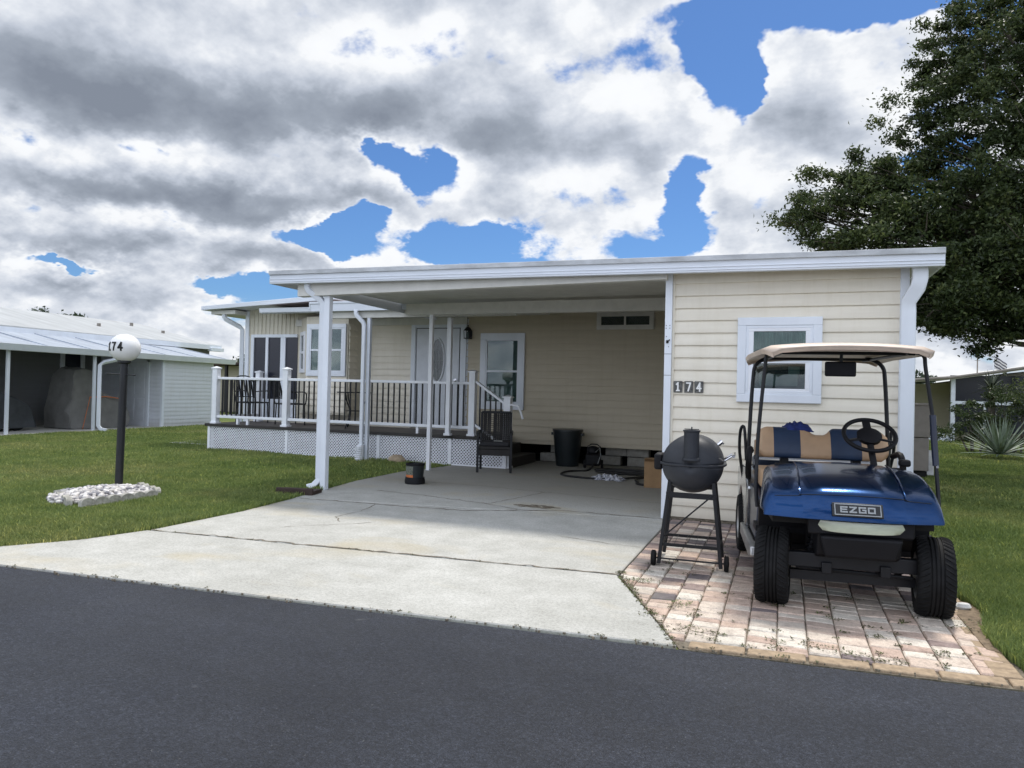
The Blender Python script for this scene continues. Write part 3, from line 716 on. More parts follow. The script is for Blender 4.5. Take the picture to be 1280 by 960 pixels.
# foundation blocks
blk = None
bl = [(-4.18, 13.02, 0, 'grey concrete block right against the lower deck step under the house'), (-3.98, 13.05, .17, 'grey block bridging the gap behind the deck steps'), (-3.02, 13.05, 0, 'grey concrete block lying behind the black pressure washer'),
      (-2.92, 13.12, .17, 'grey concrete block on top, just right of the pressure washer'), (-2.50, 13.06, .17, 'upper one of the two long blocks under the house near the cardboard box'), (-2.48, 13.00, 0, 'lower one of the two long blocks under the house near the cardboard box'),
      (-1.75, 13.05, .17, 'grey block half behind the cardboard box'), (-3.75, 13.05, 0, 'block standing under the house just left of the dark bin')]
for i, (x_, y_, z_, lb) in enumerate(bl):
    b = MB(); w_ = .40 if i != 7 else .2
    b.box(-w_/2, w_/2, 0, .2, 0, .16 if i != 7 else .30)
    if i in (3, 5): b.box(-w_/2+.03, -.02, -.003, .0, .03, .13)
    o = b.build('concrete_block', M['block'], bevel=.008); tag(o, lb, 'block', 'concrete blocks under the house', (x_, y_, z_+.002))

# ------------------------------------------------------------------ deck
deck = thing('deck', 'raised deck with white railing, black balusters and lattice skirt beside the lawn', 'deck', (-8.0, 11.4, 0))
DY = 11.36
b = MB(); b.box(-11.0, -4.98, DY-.03, WY-.06, .49, .525); b.build('deck_floor', M['deckfl'], deck, world=True, bevel=.004)
b = MB(); b.box(-11.02, -4.94, DY-.055, DY-.03, .475, .53); b.box(-11.04, -11.0, DY-.055, WY-.06, .475, .53); b.build('rim_board', M['deckedge'], deck, world=True, bevel=.003)
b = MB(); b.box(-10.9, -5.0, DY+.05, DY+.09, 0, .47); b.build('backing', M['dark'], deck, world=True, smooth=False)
def lattice(x0, x1, z0, z1, y, pitch=.058, w=.0185, th=.005):
    b = MB(); 
    def strip(sgn, yy):
        c = -(z1-z0)
        k = x0-(z1-z0) if sgn > 0 else x0
        end = x1 if sgn > 0 else x1+(z1-z0)
        p = k - (k % pitch)
        while p < end:
            # line x = p + sgn*(z-z0); clip to rect
            hw = w/2*1.414
            A = []
            for q in (p-hw, p+hw):
                za, zb = z0, z1
                if sgn > 0: za = max(z0, z0+(x0-q)); zb = min(z1, z0+(x1-q))
                else: za = max(z0, z0+(q-x1)); zb = min(z1, z0+(q-x0))
                A.append((q, za, zb))
            if all(a[2]-a[1] > .004 for a in A):
                (q0, a0, b0), (q1, a1, b1) = A
                P = [(q0+sgn*(a0-z0), a0), (q1+sgn*(a1-z0), a1), (q1+sgn*(b1-z0), b1), (q0+sgn*(b0-z0), b0)]
                b.hexa([(P[0][0], yy, P[0][1]), (P[1][0], yy, P[1][1]), (P[1][0], yy+th, P[1][1]), (P[0][0], yy+th, P[0][1]), (P[3][0], yy, P[3][1]), (P[2][0], yy, P[2][1]), (P[2][0], yy+th, P[2][1]), (P[3][0], yy+th, P[3][1])])
            p += pitch
    strip(1, y); strip(-1, y+th+.001)
    return b
seams = [-10.95, -9.02, -6.98, -6.12, -4.93, -4.44]
seams = [-10.95, -9.02, -6.96, -5.50, -4.46]
for a, c in zip(seams, seams[1:]):
    b = lattice(a+.03, c-.03, .012, .47, DY-.02); b.build('lattice_panel', M['lattice'], deck, world=True, smooth=False)
for s_ in seams:
    b = MB(); b.box(s_-.032, s_+.032, DY-.032, DY-.006, 0, .474); b.build('skirt_post', M['pvc'], deck, world=True, bevel=.003)
b = MB(); b.box(-10.98, -4.43, DY-.028, DY-.007, .0, .022); b.build('skirt_rail', M['pvc'], deck, world=True)
b = lattice(DY, WY-.1, .012, .47, -11.0)
b.v = [(p[1], p[0], p[2]) for p in b.v]; b.build('lattice_panel', M['lattice'], deck, world=True, smooth=False)
def railpost(x, y, z0, z1, w=.115):
    b = MB(); b.box(x-w/2, x+w/2, y-w/2, y+w/2, z0, z1-.05); o = b.build('rail_post', M['pvc'], deck, world=True, bevel=.006)
    b = MB(); b.box(x-w/2-.016, x+w/2+.016, y-w/2-.016, y+w/2+.016, z1-.055, z1-.03)
    b.add([(x-w/2-.012, y-w/2-.012, z1-.03), (x+w/2+.012, y-w/2-.012, z1-.03), (x+w/2+.012, y+w/2+.012, z1-.03), (x-w/2-.012, y+w/2+.012, z1-.03), (x, y, z1)], [(0,1,4), (1,2,4), (2,3,4), (3,0,4)])
    W_(b, deck).build('post_cap', M['pvc'], o, bevel=.003)
    b = MB(); b.box(x-w/2-.02, x+w/2+.02, y-w/2-.02, y+w/2+.02, z0, z0+.04); W_(b, deck).build('post_base', M['pvc'], o, bevel=.006)
PY_ = 11.43
for x_ in (-10.88, -9.12, -5.12): railpost(x_, PY_, .525, 1.70)
railpost(-4.45, PY_, .004, 1.27, .125)
railpost(-10.88, 12.7, .525, 1.66)
def rail(x0, x1, y=PY_):
    for (z, hh) in ((1.43, .05), (.645, .055)):
        b = MB(); b.box(x0, x1, y-.035, y+.035, z, z+hh); b.build('rail', M['pvc'], deck, world=True, bevel=.008)
    n = int(round((x1-x0)/.118)); 
    for i in range(1, n):
        x_ = x0+(x1-x0)*i/n; b = MB(); b.box(x_-.011, x_+.011, y-.011, y+.011, .69, 1.44); b.build('baluster', M['black'], deck, world=True, smooth=False)
rail(-10.82, -9.18); rail(-9.06, -5.18)
for x_ in (-10.3, -10.05, -8.3, -6.2, -5.6): b = MB(); b.box(x_-.025, x_+.025, PY_-.025, PY_+.025, .525, .645); b.build('rail_foot', M['pvc'], deck, world=True, bevel=.004)
# side rail (left end)
for (z, hh) in ((1.43, .05), (.645, .055)):
    b = MB(); b.box(-10.91, -10.85, PY_+.06, 12.64, z, z+hh); b.build('rail', M['pvc'], deck, world=True, bevel=.008)
for i in range(1, 10):
    y_ = PY_+.06+(12.64-PY_-.06)*i/10; b = MB(); b.box(-10.89, -10.87, y_-.01, y_+.01, .69, 1.44); b.build('baluster', M['black'], deck, world=True, smooth=False)
# stair rail
b = MB()
def slope(xa, za, xb, zb, y, hh=.05, hw=.035):
    b.hexa([(xa, y-hw, za), (xb, y-hw, zb), (xb, y+hw, zb), (xa, y+hw, za), (xa, y-hw, za+hh), (xb, y-hw, zb+hh), (xb, y+hw, zb+hh), (xa, y+hw, za+hh)])
slope(-5.06, 1.46, -4.40, 1.02, PY_); b.build('stair_rail', M['pvc'], deck, world=True, bevel=.006)
b = MB(); slope(-5.06, .70, -4.51, .36, PY_); b.build('stair_rail', M['pvc'], deck, world=True, bevel=.006)
for i in range(5):
    x_ = -4.98+i*.10; zt = 1.46-(x_+5.06)*.667; zb = .72-(x_+5.06)*.62; b = MB(); b.box(x_-.011, x_+.011, PY_-.011, PY_+.011, zb, zt+.02); b.build('baluster', M['black'], deck, world=True, smooth=False)
b = MB(); b.tube([(-4.40, PY_-.04, 1.10), (-4.25, PY_-.04, 1.08), (-4.20, PY_-.04, .98), (-4.16, PY_-.04, .86)], .02, 8); b.build('grab_rail', M['pvc'], deck, world=True)
# steps
b = MB(); b.box(-4.96, -4.68, DY+.12, 12.75, .0, .36); b.build('stair_tread', M['deckedge'], deck, world=True, bevel=.006)
b = MB(); b.box(-4.68, -4.38, DY+.12, 12.75, .0, .175); b.build('stair_tread', M['deckedge'], deck, world=True, bevel=.006)

# deck roof (porch roof) with its posts
porch = thing('porch_roof', 'white flat roof over the deck on slim posts, lower than the carport roof', 'roof', (-7.0, 11.1, 0))
b = MB(); b.box(-8.25, -4.2, 11.0, 12.88, 2.80, 2.86); b.build('roof_panel', M['soffit'], porch, world=True)
b = MB(); b.box(-8.27, -4.2, 10.96, 11.0, 2.72, 2.86); b.box(-8.27, -4.2, 10.945, 10.99, 2.86, 2.90); b.box(-8.29, -8.25, 10.96, 12.2, 2.72, 2.90); b.build('fascia', M['gutterw'], porch, world=True, bevel=.005)
b = MB(); b.box(-8.1, -4.2, 11.06, 11.14, 2.60, 2.80); b.build('beam', M['soffit'], porch, world=True, bevel=.005)
b = MB(); b.box(-7.085, -7.02, 11.06, 11.13, 0, 2.60); b.build('post', M['gutterw'], porch, world=True, bevel=.005)
b = MB(); b.box(-5.54, -5.46, 11.20, 11.28, .53, 2.60); b.build('post', M['pvc'], porch, world=True, bevel=.005)
b = MB(); b.box(-5.56, -5.44, 11.18, 11.30, .53, .57); b.build('post_base', M['pvc'], porch, world=True, bevel=.005)
downspout(porch, -7.12, 11.02, 2.74, .0, .068, .06, off=(-.15, -.04), kick=(-.06, -.06), shoe=False, drop=.27)
b = MB(); b.tube([(-7.12, 11.01, .30), (-7.12, 11.01, .22), (-7.12, 11.0, .1), (-7.13, 10.98, 0.01)], .062, 14)
for i in range(7): b.lathe([(.062, 0), (.071, .008), (.071, .014), (.062, .022)], 14, 'z', (-7.14, 10.975, .04+i*.035), caps=False)
b.build('drain_pipe', M['pvc'], porch, world=True)

# ------------------------------------------------------------------ carport and shed
car = thing('carport', 'white flat roofed carport spanning the driveway, on a square post at its left', 'carport', (-3.5, 7.7, 0))
RF = 7.55
def zt(x): return 2.84+(x+6.32)*(-.0098)     # top of roof falls a little to the right
b = MB()
xs = (-6.34, 1.365)
b.hexa([(xs[0]+.03, RF+.02, zt(xs[0])-.06), (xs[1]-.03, RF+.02, zt(xs[1])-.06), (xs[1]-.03, 12.86, zt(xs[1])+.12), (xs[0]+.03, 12.4, zt(xs[0])+.0),
        (xs[0]+.03, RF+.02, zt(xs[0])-.01), (xs[1]-.03, RF+.02, zt(xs[1])-.01), (xs[1]-.03, 12.86, zt(xs[1])+.17), (xs[0]+.03, 12.4, zt(xs[0])+.06)])
b.build('roof_panel', M['soffit'], car, world=True)
def fas(y0, y1, za, zb, m, nm='fascia'):
    b = MB(); b.hexa([(xs[0], y0, zt(xs[0])+za), (xs[1], y0, zt(xs[1])+za), (xs[1], y1, zt(xs[1])+za), (xs[0], y1, zt(xs[0])+za),
                      (xs[0], y0, zt(xs[0])+zb), (xs[1], y0, zt(xs[1])+zb), (xs[1], y1, zt(xs[1])+zb), (xs[0], y1, zt(xs[0])+zb)])
    return b.build(nm, m, car, world=True, bevel=.004)
fas(RF-.005, RF+.02, -.17, -.055, M['gutterw'])
fas(RF-.012, RF+.02, -.12, -.108, M['gutterw'], 'fascia_rib')
fas(RF-.012, RF+.02, -.15, -.142, M['gutterw'], 'fascia_rib')
fas(RF-.028, RF+.03, -.055, .0, M['roofedge'], 'drip_edge')
fas(RF+.02, RF+.06, -.17, -.155, M['gutterw'], 'fascia_lip')
b = MB(); b.box(xs[1]-.02, xs[1], RF, 12.9, 2.60, 2.77); b.build('side_fascia', M['gutterw'], car, world=True, bevel=.004)
b = MB(); b.box(xs[0]-.0, xs[0]+.02, RF, 12.3, zt(xs[0])-.17, zt(xs[0])-.0); b.build('side_fascia', M['gutterw'], car, world=True, bevel=.004)
b = MB(); b.hexa([(-5.98, 7.66, 2.51), (-1.2, 7.66, 2.575), (-1.2, 7.78, 2.575), (-5.98, 7.78, 2.51), (-5.98, 7.66, 2.70), (-1.2, 7.66, 2.72), (-1.2, 7.78, 2.72), (-5.98, 7.78, 2.70)])
b.build('beam', M['soffit'], car, world=True, bevel=.004)
b = MB(); b.box(-5.90, -1.3, 10.38, 10.50, 2.56, 2.74); b.build('beam', M['soffit'], car, world=True, bevel=.004)
# posts
b = MB(); b.box(-5.595, -5.513, 7.71, 7.79, 0, 2.55); b.build('post', M['white'], car, world=True, bevel=.006)
downspout(car, -5.632, 7.745, 2.68, .0, .074, .074, off=(-.18, -.09), kick=(-.11, -.10), drop=.26)
b = MB(); b.box(-5.475, -5.41, 10.40, 10.465, 0, 2.60); b.build('post', M['pvc'], car, world=True, bevel=.005)
o = tag((lambda b: (b.box(-.5, .0, -.14, .12, 0, .05), b.box(-.48, 0, -.17, -.13, 0, .085), b)[2])(MB()).build('splash_block', M['wood_dk'], bevel=.01), 'dark splash trough at the foot of the left carport post', 'splash block', None, (-5.40, 7.42, .0)); o.rotation_euler = (0, 0, R(12))

shed = thing('storage_shed', 'cream vinyl sided shed with white framed window at the right end of the carport', 'shed', (0, 7.81, 0))
SY = 7.83
b = MB(); siding(b, -1.135, 1.04, SY, .03, 2.72, .1327, .022, zoff=2.2772-.1327*20, holes=[(-.40, .28, 1.42, 2.03)]); b.build('wall', M['cream'], shed, world=True)
b = MB(); siding(b, SY, 12.88, -1.15, .03, 2.72, .1327, .014, axis='y', sgn=-1, zoff=2.2772-.1327*20); b.build('side_wall', M['cream_shade'], shed, world=True)
b = MB(); siding(b, SY, 12.88, 1.08, .03, 2.72, .1327, .014, axis='y', sgn=1, zoff=2.2772-.1327*20); b.build('side_wall', M['cream'], shed, world=True)
b = MB(); b.box(-1.149, 1.079, SY+.002, 12.87, .0, 2.72); b.build('wall_core', M['creampan'], shed, world=True, smooth=False)
b = MB(); b.box(-1.12, 1.07, SY-.012, SY+.0, 0, .06); b.build('footing', M['sand'], shed, world=True)
b = MB(); b.box(-1.225, -1.15, SY-.06, SY+.06, 0, 2.66); cp = b.build('corner_post', M['white'], shed, world=True, bevel=.004)
b = MB()
for z_ in (1.55, 1.78): b.box(-1.228, -1.148, SY-.062, SY-.058, z_, z_+.004)
b.tube([(-1.195, SY-.063, 1.90), (-1.19, SY-.07, 1.93)], .014, 8); b.tube([(-1.175, SY-.063, 1.93), (-1.17, SY-.07, 1.935)], .007, 8)
for (xx, zz) in ((-1.21, 2.06), (-1.17, 2.06), (-1.205, 1.97), (-1.18, 1.86), (-1.21, 2.09), (-1.17, 2.09)): b.tube([(xx, SY-.0595, zz), (xx, SY-.064, zz)], .005, 6)
W_(b, shed).build('screw_holes', M['badge'], cp)
b = MB(); b.box(-1.15, -1.125, SY-.028, SY-.0, 0, 2.66); b.build('corner_trim', M['cream'], shed, world=True, bevel=.003)
b = MB(); b.box(1.035, 1.115, SY-.03, SY+.05, 0, 2.66); b.build('corner_trim', M['white'], shed, world=True, bevel=.003)
b = MB(); b.tube([(1.18, SY-.16, 2.62), (1.18, SY-.16, 2.50), (1.165, SY-.155, 2.42), (1.10, SY-.08, 2.30), (1.10, SY-.075, 2.20), (1.10, SY-.075, .05)], 0, sq=(.066, .045)); b.build('downspout', M['white'], shed, world=True, bevel=.012)
w = window(shed, -.47, .345, 1.285, 2.165, SY-.014, .085, curtain=True, split=.50)
b = MB()
for (a, c, d_, e) in ((-.385, .26, 2.02, 2.08), (-.385, .26, 1.37, 1.43), (-.385, -.31, 1.43, 2.02), (.19, .26, 1.43, 2.02)): b.box(a, c, SY-.05, SY-.02, d_, e)
W_(b, shed).build('inner_frame', M['pvc'], w, bevel=.004)
b = MB(); b.box(-.31, .19, SY-.052, SY-.034, 1.69, 1.74); W_(b, shed).build('meeting_rail', M['pvc'], w, bevel=.003)
b = MB(); b.box(-.25, .12, SY-.0225, SY-.0185, 1.46, 1.58); b.box(.03, .14, SY-.0225, SY-.0185, 1.58, 1.66); W_(b, shed).build('shelf_inside', M['blind'], w)

# number plates: strokes for digits
GL = {'1': [[(-.25,.32),(0,.5),(0,-.5)], [(-.22,-.5),(.22,-.5)]], '7': [[(-.3,.5),(.32,.5),(-.05,-.5)]], '4': [[(.15,-.5),(.15,.5),(-.32,-.18),(.36,-.18)]],
      'E': [[(.32,.5),(-.32,.5),(-.32,-.5),(.32,-.5)], [(-.32,0),(.25,0)]], 'Z': [[(-.32,.5),(.32,.5),(-.32,-.5),(.32,-.5)]], 'G': [[(.32,.5),(-.32,.5),(-.32,-.5),(.32,-.5),(.32,0),(.05,0)]], 'O': [[(-.32,-.5),(-.32,.5),(.32,.5),(.32,-.5),(-.32,-.5)]]}
def glyph(b, ch, cx, cz, w, h, t, mapf):
    sk = 0
    for st in GL[ch]:
        for (x0, z0), (x1, z1) in zip(st, st[1:]):
            sk += 1; d = Vector((x1*w-x0*w, 0, z1*h-z0*h)); L_ = d.length; d.normalize(); nrm = Vector((-d.z, 0, d.x)); n = 6
            rows = []
            for lay in (0, 1):
                for i in range(n+1):
                    pass
            top = []
            for i in range(n+1):
                s_ = -t*.5+(L_+t)*i/n; c = Vector((cx+x0*w, 0, cz+z0*h))+d*s_
                top.append([mapf(*( (c+nrm*k).x, (c+nrm*k).z ), lay) for k, lay in ((t/2, 0), (t/2, 1+.12*sk), (-t/2, 1+.12*sk), (-t/2, 0))])
            b.grid([[r[j] for r in top] for j in (0, 1, 2, 3, 0)])
for i, (ch, cx) in enumerate((('1', -1.075), ('7', -.963), ('4', -.855))):
    t_ = thing('house_number_plate', {'1': 'grey mottled plaque with the white numeral 1 on the shed wall', '7': 'grey mottled plaque with the white numeral 7 on the shed wall', '4': 'grey mottled plaque with the white numeral 4 on the shed wall'}[ch], 'house number', (cx, SY-.022, 1.43), 0, 'house number plaques on the shed')
    b = MB(); b.box(-.045, .045, -.012, .004, -.062, .062); b.build('plate', M['plate'], t_, bevel=.003)
    b = MB(); glyph(b, ch, 0, 0, .058, .082, .016, lambda x, z, lay: (x, -.012-.004*lay, z)); b.build('numeral', M['numeral'], t_)

# ------------------------------------------------------------------ things under the carport
def chair_like(): pass
ch = thing('patio_chair', 'black wicker patio armchair standing on the concrete in front of the deck newel', 'chair', (-4.47, 10.93, 0), R(20))
def leg(x0, y0, x1, y1, z0=0, z1=.62, s=.02):
    b = MB(); b.tube([(x0, y0, z0), (x1, y1, z1)], 0, sq=(s, s)); b.build('leg', M['black'], ch, bevel=.003)
leg(-.27, -.27, -.27, -.27, 0, .64); leg(.27, -.27, .27, -.27, 0, .64); leg(-.25, .25, -.25, .22, 0, .4); leg(.25, .25, .25, .22, 0, .4)
b = MB(); b.box(-.26, .26, -.27, .24, .38, .43); b.box(-.26, .26, -.275, -.25, .28, .38); b.build('seat', M['wicker'], ch, bevel=.008)
b = MB(); b.box(-.24, .24, -.25, .2, .43, .50); b.build('cushion', M['cush'], ch, bevel=.02, seg=3)
for sx in (-.27, .27):
    b = MB(); b.tube([(sx, -.28, .63), (sx, -.1, .655), (sx, .2, .66)], 0, sq=(.025, .012)); b.build('armrest', M['black'], ch, bevel=.004)
b = MB(); 
for sx in (-.25, .25): b.tube([(sx, .22, .38), (sx, .27, .66), (sx, .34, .97)], 0, sq=(.017, .017))
b.tube([(-.25, .34, .97), (.25, .34, .97)], 0, sq=(.017, .017)); b.tube([(-.25, .235, .48), (.25, .235, .48)], 0, sq=(.014, .014)); b.build('back_frame', M['black'], ch, bevel=.003)
b = MB()
for i in range(15):
    x_ = -.24+i*.0343
    if not (5 <= i <= 5): b.tube([(x_, .238, .48), (x_, .275, .70), (x_, .338, .965)], 0, sq=(.0150, .003))
for j in range(14):
    z_ = .50+j*.0345; yb = .238+(z_-.48)*.205; b.tube([(-.25, yb-.004, z_), (.25, yb-.004, z_)], 0, sq=(.0145, .003))
b.build('wicker_back', M['wicker'], ch, smooth=False)
b = MB(); b.box(-.02, .12, -.1, .02, .503, .508); b.build('label_tag', M['stone'], ch)

def tub(name, label, cat, loc, r0, r1, h, m, rim=.012, n=28):
    t_ = thing(name, label, cat, loc)
    b = MB(); b.lathe([(r0, 0), (r0+.003, .01), (r1, h-.03), (r1-.01, h-.03), (r0-.008, .02), (0.001, .02)], n); b.build('body', m, t_)
    b = MB(); b.lathe([(r1-.012, h-.03), (r1+rim, h-.035), (r1+rim, h), (r1-.012, h)], n); b.build('rim', m, t_); return t_
bn = tub('trash_bin', 'dark round plastic trash bin standing by the house wall', 'bin', (-3.66, 12.42, .005), .20, .27, .66, M['bin'])
b = MB(); b.box(-.30, -.25, -.05, .05, .55, .60); b.box(.25, .30, -.05, .05, .55, .60); b.build('handle', M['bin'], bn, bevel=.006)
bk = thing('bucket', 'small black bucket with a picture print and orange stripe on the driveway', 'bucket', (-4.84, 8.88, .004), R(-15))
b = MB(); b.lathe([(.130, 0), (.133, .08), (.118, .085), (.130, .28), (.120, .28), (.10, .03), (.001, .03)], 28); b.build('body', M['bin'], bk)
b = MB(); b.lathe([(.134, .0), (.142, .01), (.142, .05), (.134, .09)], 28, caps=False); b.lathe([(.125, .262), (.135, .262), (.136, .285), (.12, .288), (.118, .27)], 28, caps=False); b.build('rim', M['plastic'], bk)
def arcpanel(z0, z1, r0, r1, a0, a1, n=14):
    return [[(r0*cos(a0+(a1-a0)*i/n), r0*sin(a0+(a1-a0)*i/n), z0) for i in range(n+1)], [(r1*cos(a0+(a1-a0)*i/n), r1*sin(a0+(a1-a0)*i/n), z1) for i in range(n+1)]]
b = MB(); b.grid(arcpanel(.125, .25, .1255, .1305, R(190), R(300))); b.build('picture', M['print'], bk)
b = MB(); b.grid(arcpanel(.095, .13, .1235, .1265, R(215), R(300))); b.build('stripe', M['orange'], bk)
bx = thing('cardboard_box', 'brown cardboard box on the carport floor against the white corner post', 'box', (-1.70, 10.35, .004), R(6))
b = MB(); b.box(-.17, .17, -.15, .15, 0, .40); b.build('carton', M['box'], bx, bevel=.003)
b = MB(); b.box(-.17, .17, -.16, -.153, .395, .405); b.cbox((.0, -.20, .40), (.33, .10, .004), Matrix.Rotation(R(-25), 3, 'X')); b.cbox((0, .0, .402), (.33, .28, .004)); b.build('flap', M['box'], bx)
# pressure washer
pw = thing('pressure_washer', 'black pressure washer standing by the house wall beside the hose', 'machine', (-3.12, 12.2, .004), R(10))
b = MB(); b.box(-.13, .13, -.12, .12, .06, .26); b.lathe([(.10, .26), (.11, .30), (.09, .38), (.03, .40)], 18); b.build('motor_body', M['plastic'], pw, bevel=.03, seg=3)
for sx in (-.15, .15): b = MB(); b.lathe([(.03, -.02), (.075, -.02), (.08, 0), (.075, .02), (.03, .02)], 20, 'x', (sx, .05, .08)); b.build('wheel', M['rubber'], pw)
b = MB(); b.tube([(-.11, .1, .2), (-.11, .13, .38), (-.05, .14, .42), (.05, .14, .42), (.11, .13, .38), (.11, .1, .2)], .011, 8); b.build('handle', M['black'], pw)
b = MB(); b.tube([(.09, -.13, .10), (.14, -.15, .25), (.12, -.12, .38), (.05, -.13, .30)], .008, 8); b.build('lance', M['badges'], pw)
# hose
def spline(pts, n=10):
    P = [Vector(p) for p in pts]; out = []
    for i in range(len(P)-1):
        p0, p1, p2, p3 = P[max(i-1, 0)], P[i], P[i+1], P[min(i+2, len(P)-1)]
        for k in range(n):
            t = k/n; out.append(.5*((2*p1)+(-p0+p2)*t+(2*p0-5*p1+4*p2-p3)*t*t+(-p0+3*p1-3*p2+p3)*t**3))
    out.append(P[-1]); return out
hp = [(-3.05, 12.0, .12), (-3.1, 11.75, .02), (-3.35, 11.45, .02), (-3.32, 10.95, .02), (-2.95, 10.72, .02), (-2.5, 10.74, .02), (-2.2, 11.1, .02), (-1.95, 11.5, .02), (-2.2, 11.85, .025), (-2.8, 11.9, .03), (-2.9, 11.6, .03), (-2.4, 11.45, .03), (-1.9, 11.65, .035), (-2.1, 12.0, .04), (-2.7, 11.95, .045), (-2.95, 11.7, .05), (-2.5, 11.6, .045), (-2.0, 11.3, .04), (-2.12, 10.95, .02), (-2.02, 10.62, .02), (-2.0, 10.42, .02), (-1.85, 10.33, .02)]
b = MB(); b.tube(spline(hp, 8), .0165, 8); tag(b.build('hose', M['hose']), 'black hose coiled loosely on the carport floor', 'hose')
b = MB(); rows = []
for i in range(13):
    r_ = []
    for j in range(19):
        u_, v_ = i/12, j/18; e = (1-(2*u_-1)**4)*(1-(2*v_-1)**4)
        r_.append((-2.78+.52*v_+.03*sin(i*1.7), 10.66+.26*u_+.03*sin(j*1.1), .008+e*(.045+.028*sin(i*2.1+j*1.3)+.02*sin(j*2.9-i))))
    rows.append(r_)
b.grid(rows); o = b.build('rag', M['clothw'], solid=.004); tag(o, 'crumpled blue and white patterned rag lying on the hose', 'cloth')
b = MB()
def blob(b, c, r, sx=1, sy=1, sz=1, rr=None, n=10, jit=.12):
    rr = rr or random; vs = []; fs = []
    vs.append((c[0], c[1], c[2]+r*sz)); m = n//2
    for i in range(1, m):
        for j in range(n):
            t = pi*i/m; p = 2*pi*j/n; k = r*(1+rr.uniform(-jit, jit)); vs.append((c[0]+k*sx*sin(t)*cos(p), c[1]+k*sy*sin(t)*sin(p), c[2]+k*sz*cos(t)))
    vs.append((c[0], c[1], c[2]-r*sz)); L_ = len(vs)-1
    for j in range(n): fs.append((0, 1+j, 1+(j+1)%n))
    for i in range(m-2):
        for j in range(n): fs.append((1+i*n+j, 1+(i+1)*n+j, 1+(i+1)*n+(j+1)%n, 1+i*n+(j+1)%n))
    for j in range(n): fs.append((L_, 1+(m-2)*n+(j+1)%n, 1+(m-2)*n+j))
    b.add(vs, fs)
b = MB(); blob(b, (0, 0, .08), .12, 1.4, .8, .8, random.Random(5), 12); tag(b.build('rock', M['rock'], angle=60), 'tan rock on the grass against the lattice behind the bucket', 'rock', None, (-6.42, 11.10, -.02))
b = MB(); blob(b, (0, 0, .02), .045, 1.2, .8, .6, random.Random(6), 8); tag(b.build('stone', M['stone'], angle=40), 'small white stone chip in the soil right of the cart', 'stone', None, (1.10, 5.36, .0))

# bistro table and deck chairs
tb = thing('bistro_table', 'round black metal table with curved legs on the deck by the bay window', 'table', (-7.98, 12.05, .525))
b = MB(); b.lathe([(.001, .695), (.33, .695), (.34, .705), (.33, .715), (.001, .715)], 32, caps=False); b.build('table_top', M['black'], tb)
for k in range(3):
    a = k*2*pi/3+.5
    pts = [(.28, .69), (.24, .55), (.14, .38), (.16, .2), (.27, 0)]
    b = MB(); b.tube(spline([(r_*cos(a), r_*sin(a), z_) for r_, z_ in pts], 6), .013, 8); b.build('leg', M['black'], tb)
b = MB(); b.tube([(.15*cos(t*pi/8), .15*sin(t*pi/8), .34) for t in range(16)], .008, 6, closed=True); b.build('ring', M['black'], tb)
def deckchair(loc, rz, label):
    t_ = thing('deck_chair', label, 'chair', loc, rz, 'black metal chairs on the deck')
    for sx in (-.24, .24):
        for sy in (-.22, .22): b = MB(); b.tube([(sx, sy, 0), (sx*.95, sy*.95, .43)], .012, 6); b.build('leg', M['black'], t_)
    b = MB(); b.box(-.25, .25, -.24, .24, .42, .45); b.build('seat', M['black'], t_, bevel=.01)
    b = MB(); b.tube(spline([(-.24, .23, .43), (-.25, .30, .75), (-.18, .34, .95), (0, .35, 1.0), (.18, .34, .95), (.25, .30, .75), (.24, .23, .43)], 6), .013, 8)
    b.tube([(-.24, .25, .55), (.24, .25, .55)], .01, 6); b.build('back_frame', M['black'], t_)
    b = MB()
    for i in range(7): x_ = -.18+i*.06; b.tube([(x_, .25, .55), (x_, .335, .97-abs(x_)*.2)], 0, sq=(.014, .003))
    b.build('back_slats', M['black'], t_)
    for sx in (-.26, .26): b = MB(); b.tube(spline([(sx, .28, .66), (sx, 0, .68), (sx, -.22, .66), (sx, -.22, .44)], 5), .013, 6); b.build('armrest', M['black'], t_)
    return t_
dc = deckchair((-9.55, 12.1, .525), R(150), 'black metal armchair on the deck in front of the dark screens')
dup(dc, (-10.62, 12.2, .525), R(75), 'black metal armchair at the left end of the deck behind the corner railing')

# ------------------------------------------------------------------ kettle / barrel grill
bq = thing('barbecue_grill', 'black barrel grill with chimney on an A frame stand in front of the shed', 'grill', (-.675, 5.86, 0), R(3))
Z0 = .80
def drum(zsgn):
    prof = [(.001, -.26), (.08, -.252), (.15, -.23), (.20, -.195), (.228, -.14), (.235, -.08), (.235, .14), (.228, .20), (.20, .255), (.15, .29), (.001, .32)]
    n = 24; rows = []
    for r_, y_ in prof: rows.append([(r_*cos(pi*j/n), y_, Z0+zsgn*(.006+r_*sin(pi*j/n)*.93)) for j in range(n+1)])
    b = MB(); b.grid(rows); return b
drum(1).build('lid', M['bbq'], bq, solid=.004, angle=60)
drum(-1).build('fire_bowl', M['bbq'], bq, solid=.004, angle=60)
b = MB(); out = [(-.25, -.12), (-.22, -.19), (-.15, -.25), (0, -.275), (.15, -.25), (.22, -.19), (.25, -.12), (.26, -.02), (.25, .2), (.2, .3), (-.2, .3), (-.25, .2)]
b.prism(out, Z0-.008, Z0+.010); b.build('rim_flange', M['bbq'], bq, bevel=.004)
b = MB(); b.lathe([(.058, 0), (.058, .21), (.066, .215), (.066, .225), (.05, .225), (.05, .05)], 20, 'z', (.0, -.245, Z0+.05)); chm = b.build('chimney', M['bbq'], bq)
b = MB(); b.tube([(0, -.245, Z0+.27), (0, -.245, Z0+.30)], .005, 6); b.cbox((0, -.245, Z0+.282), (.11, .008, .006)); b.build('damper', M['bbq'], chm)
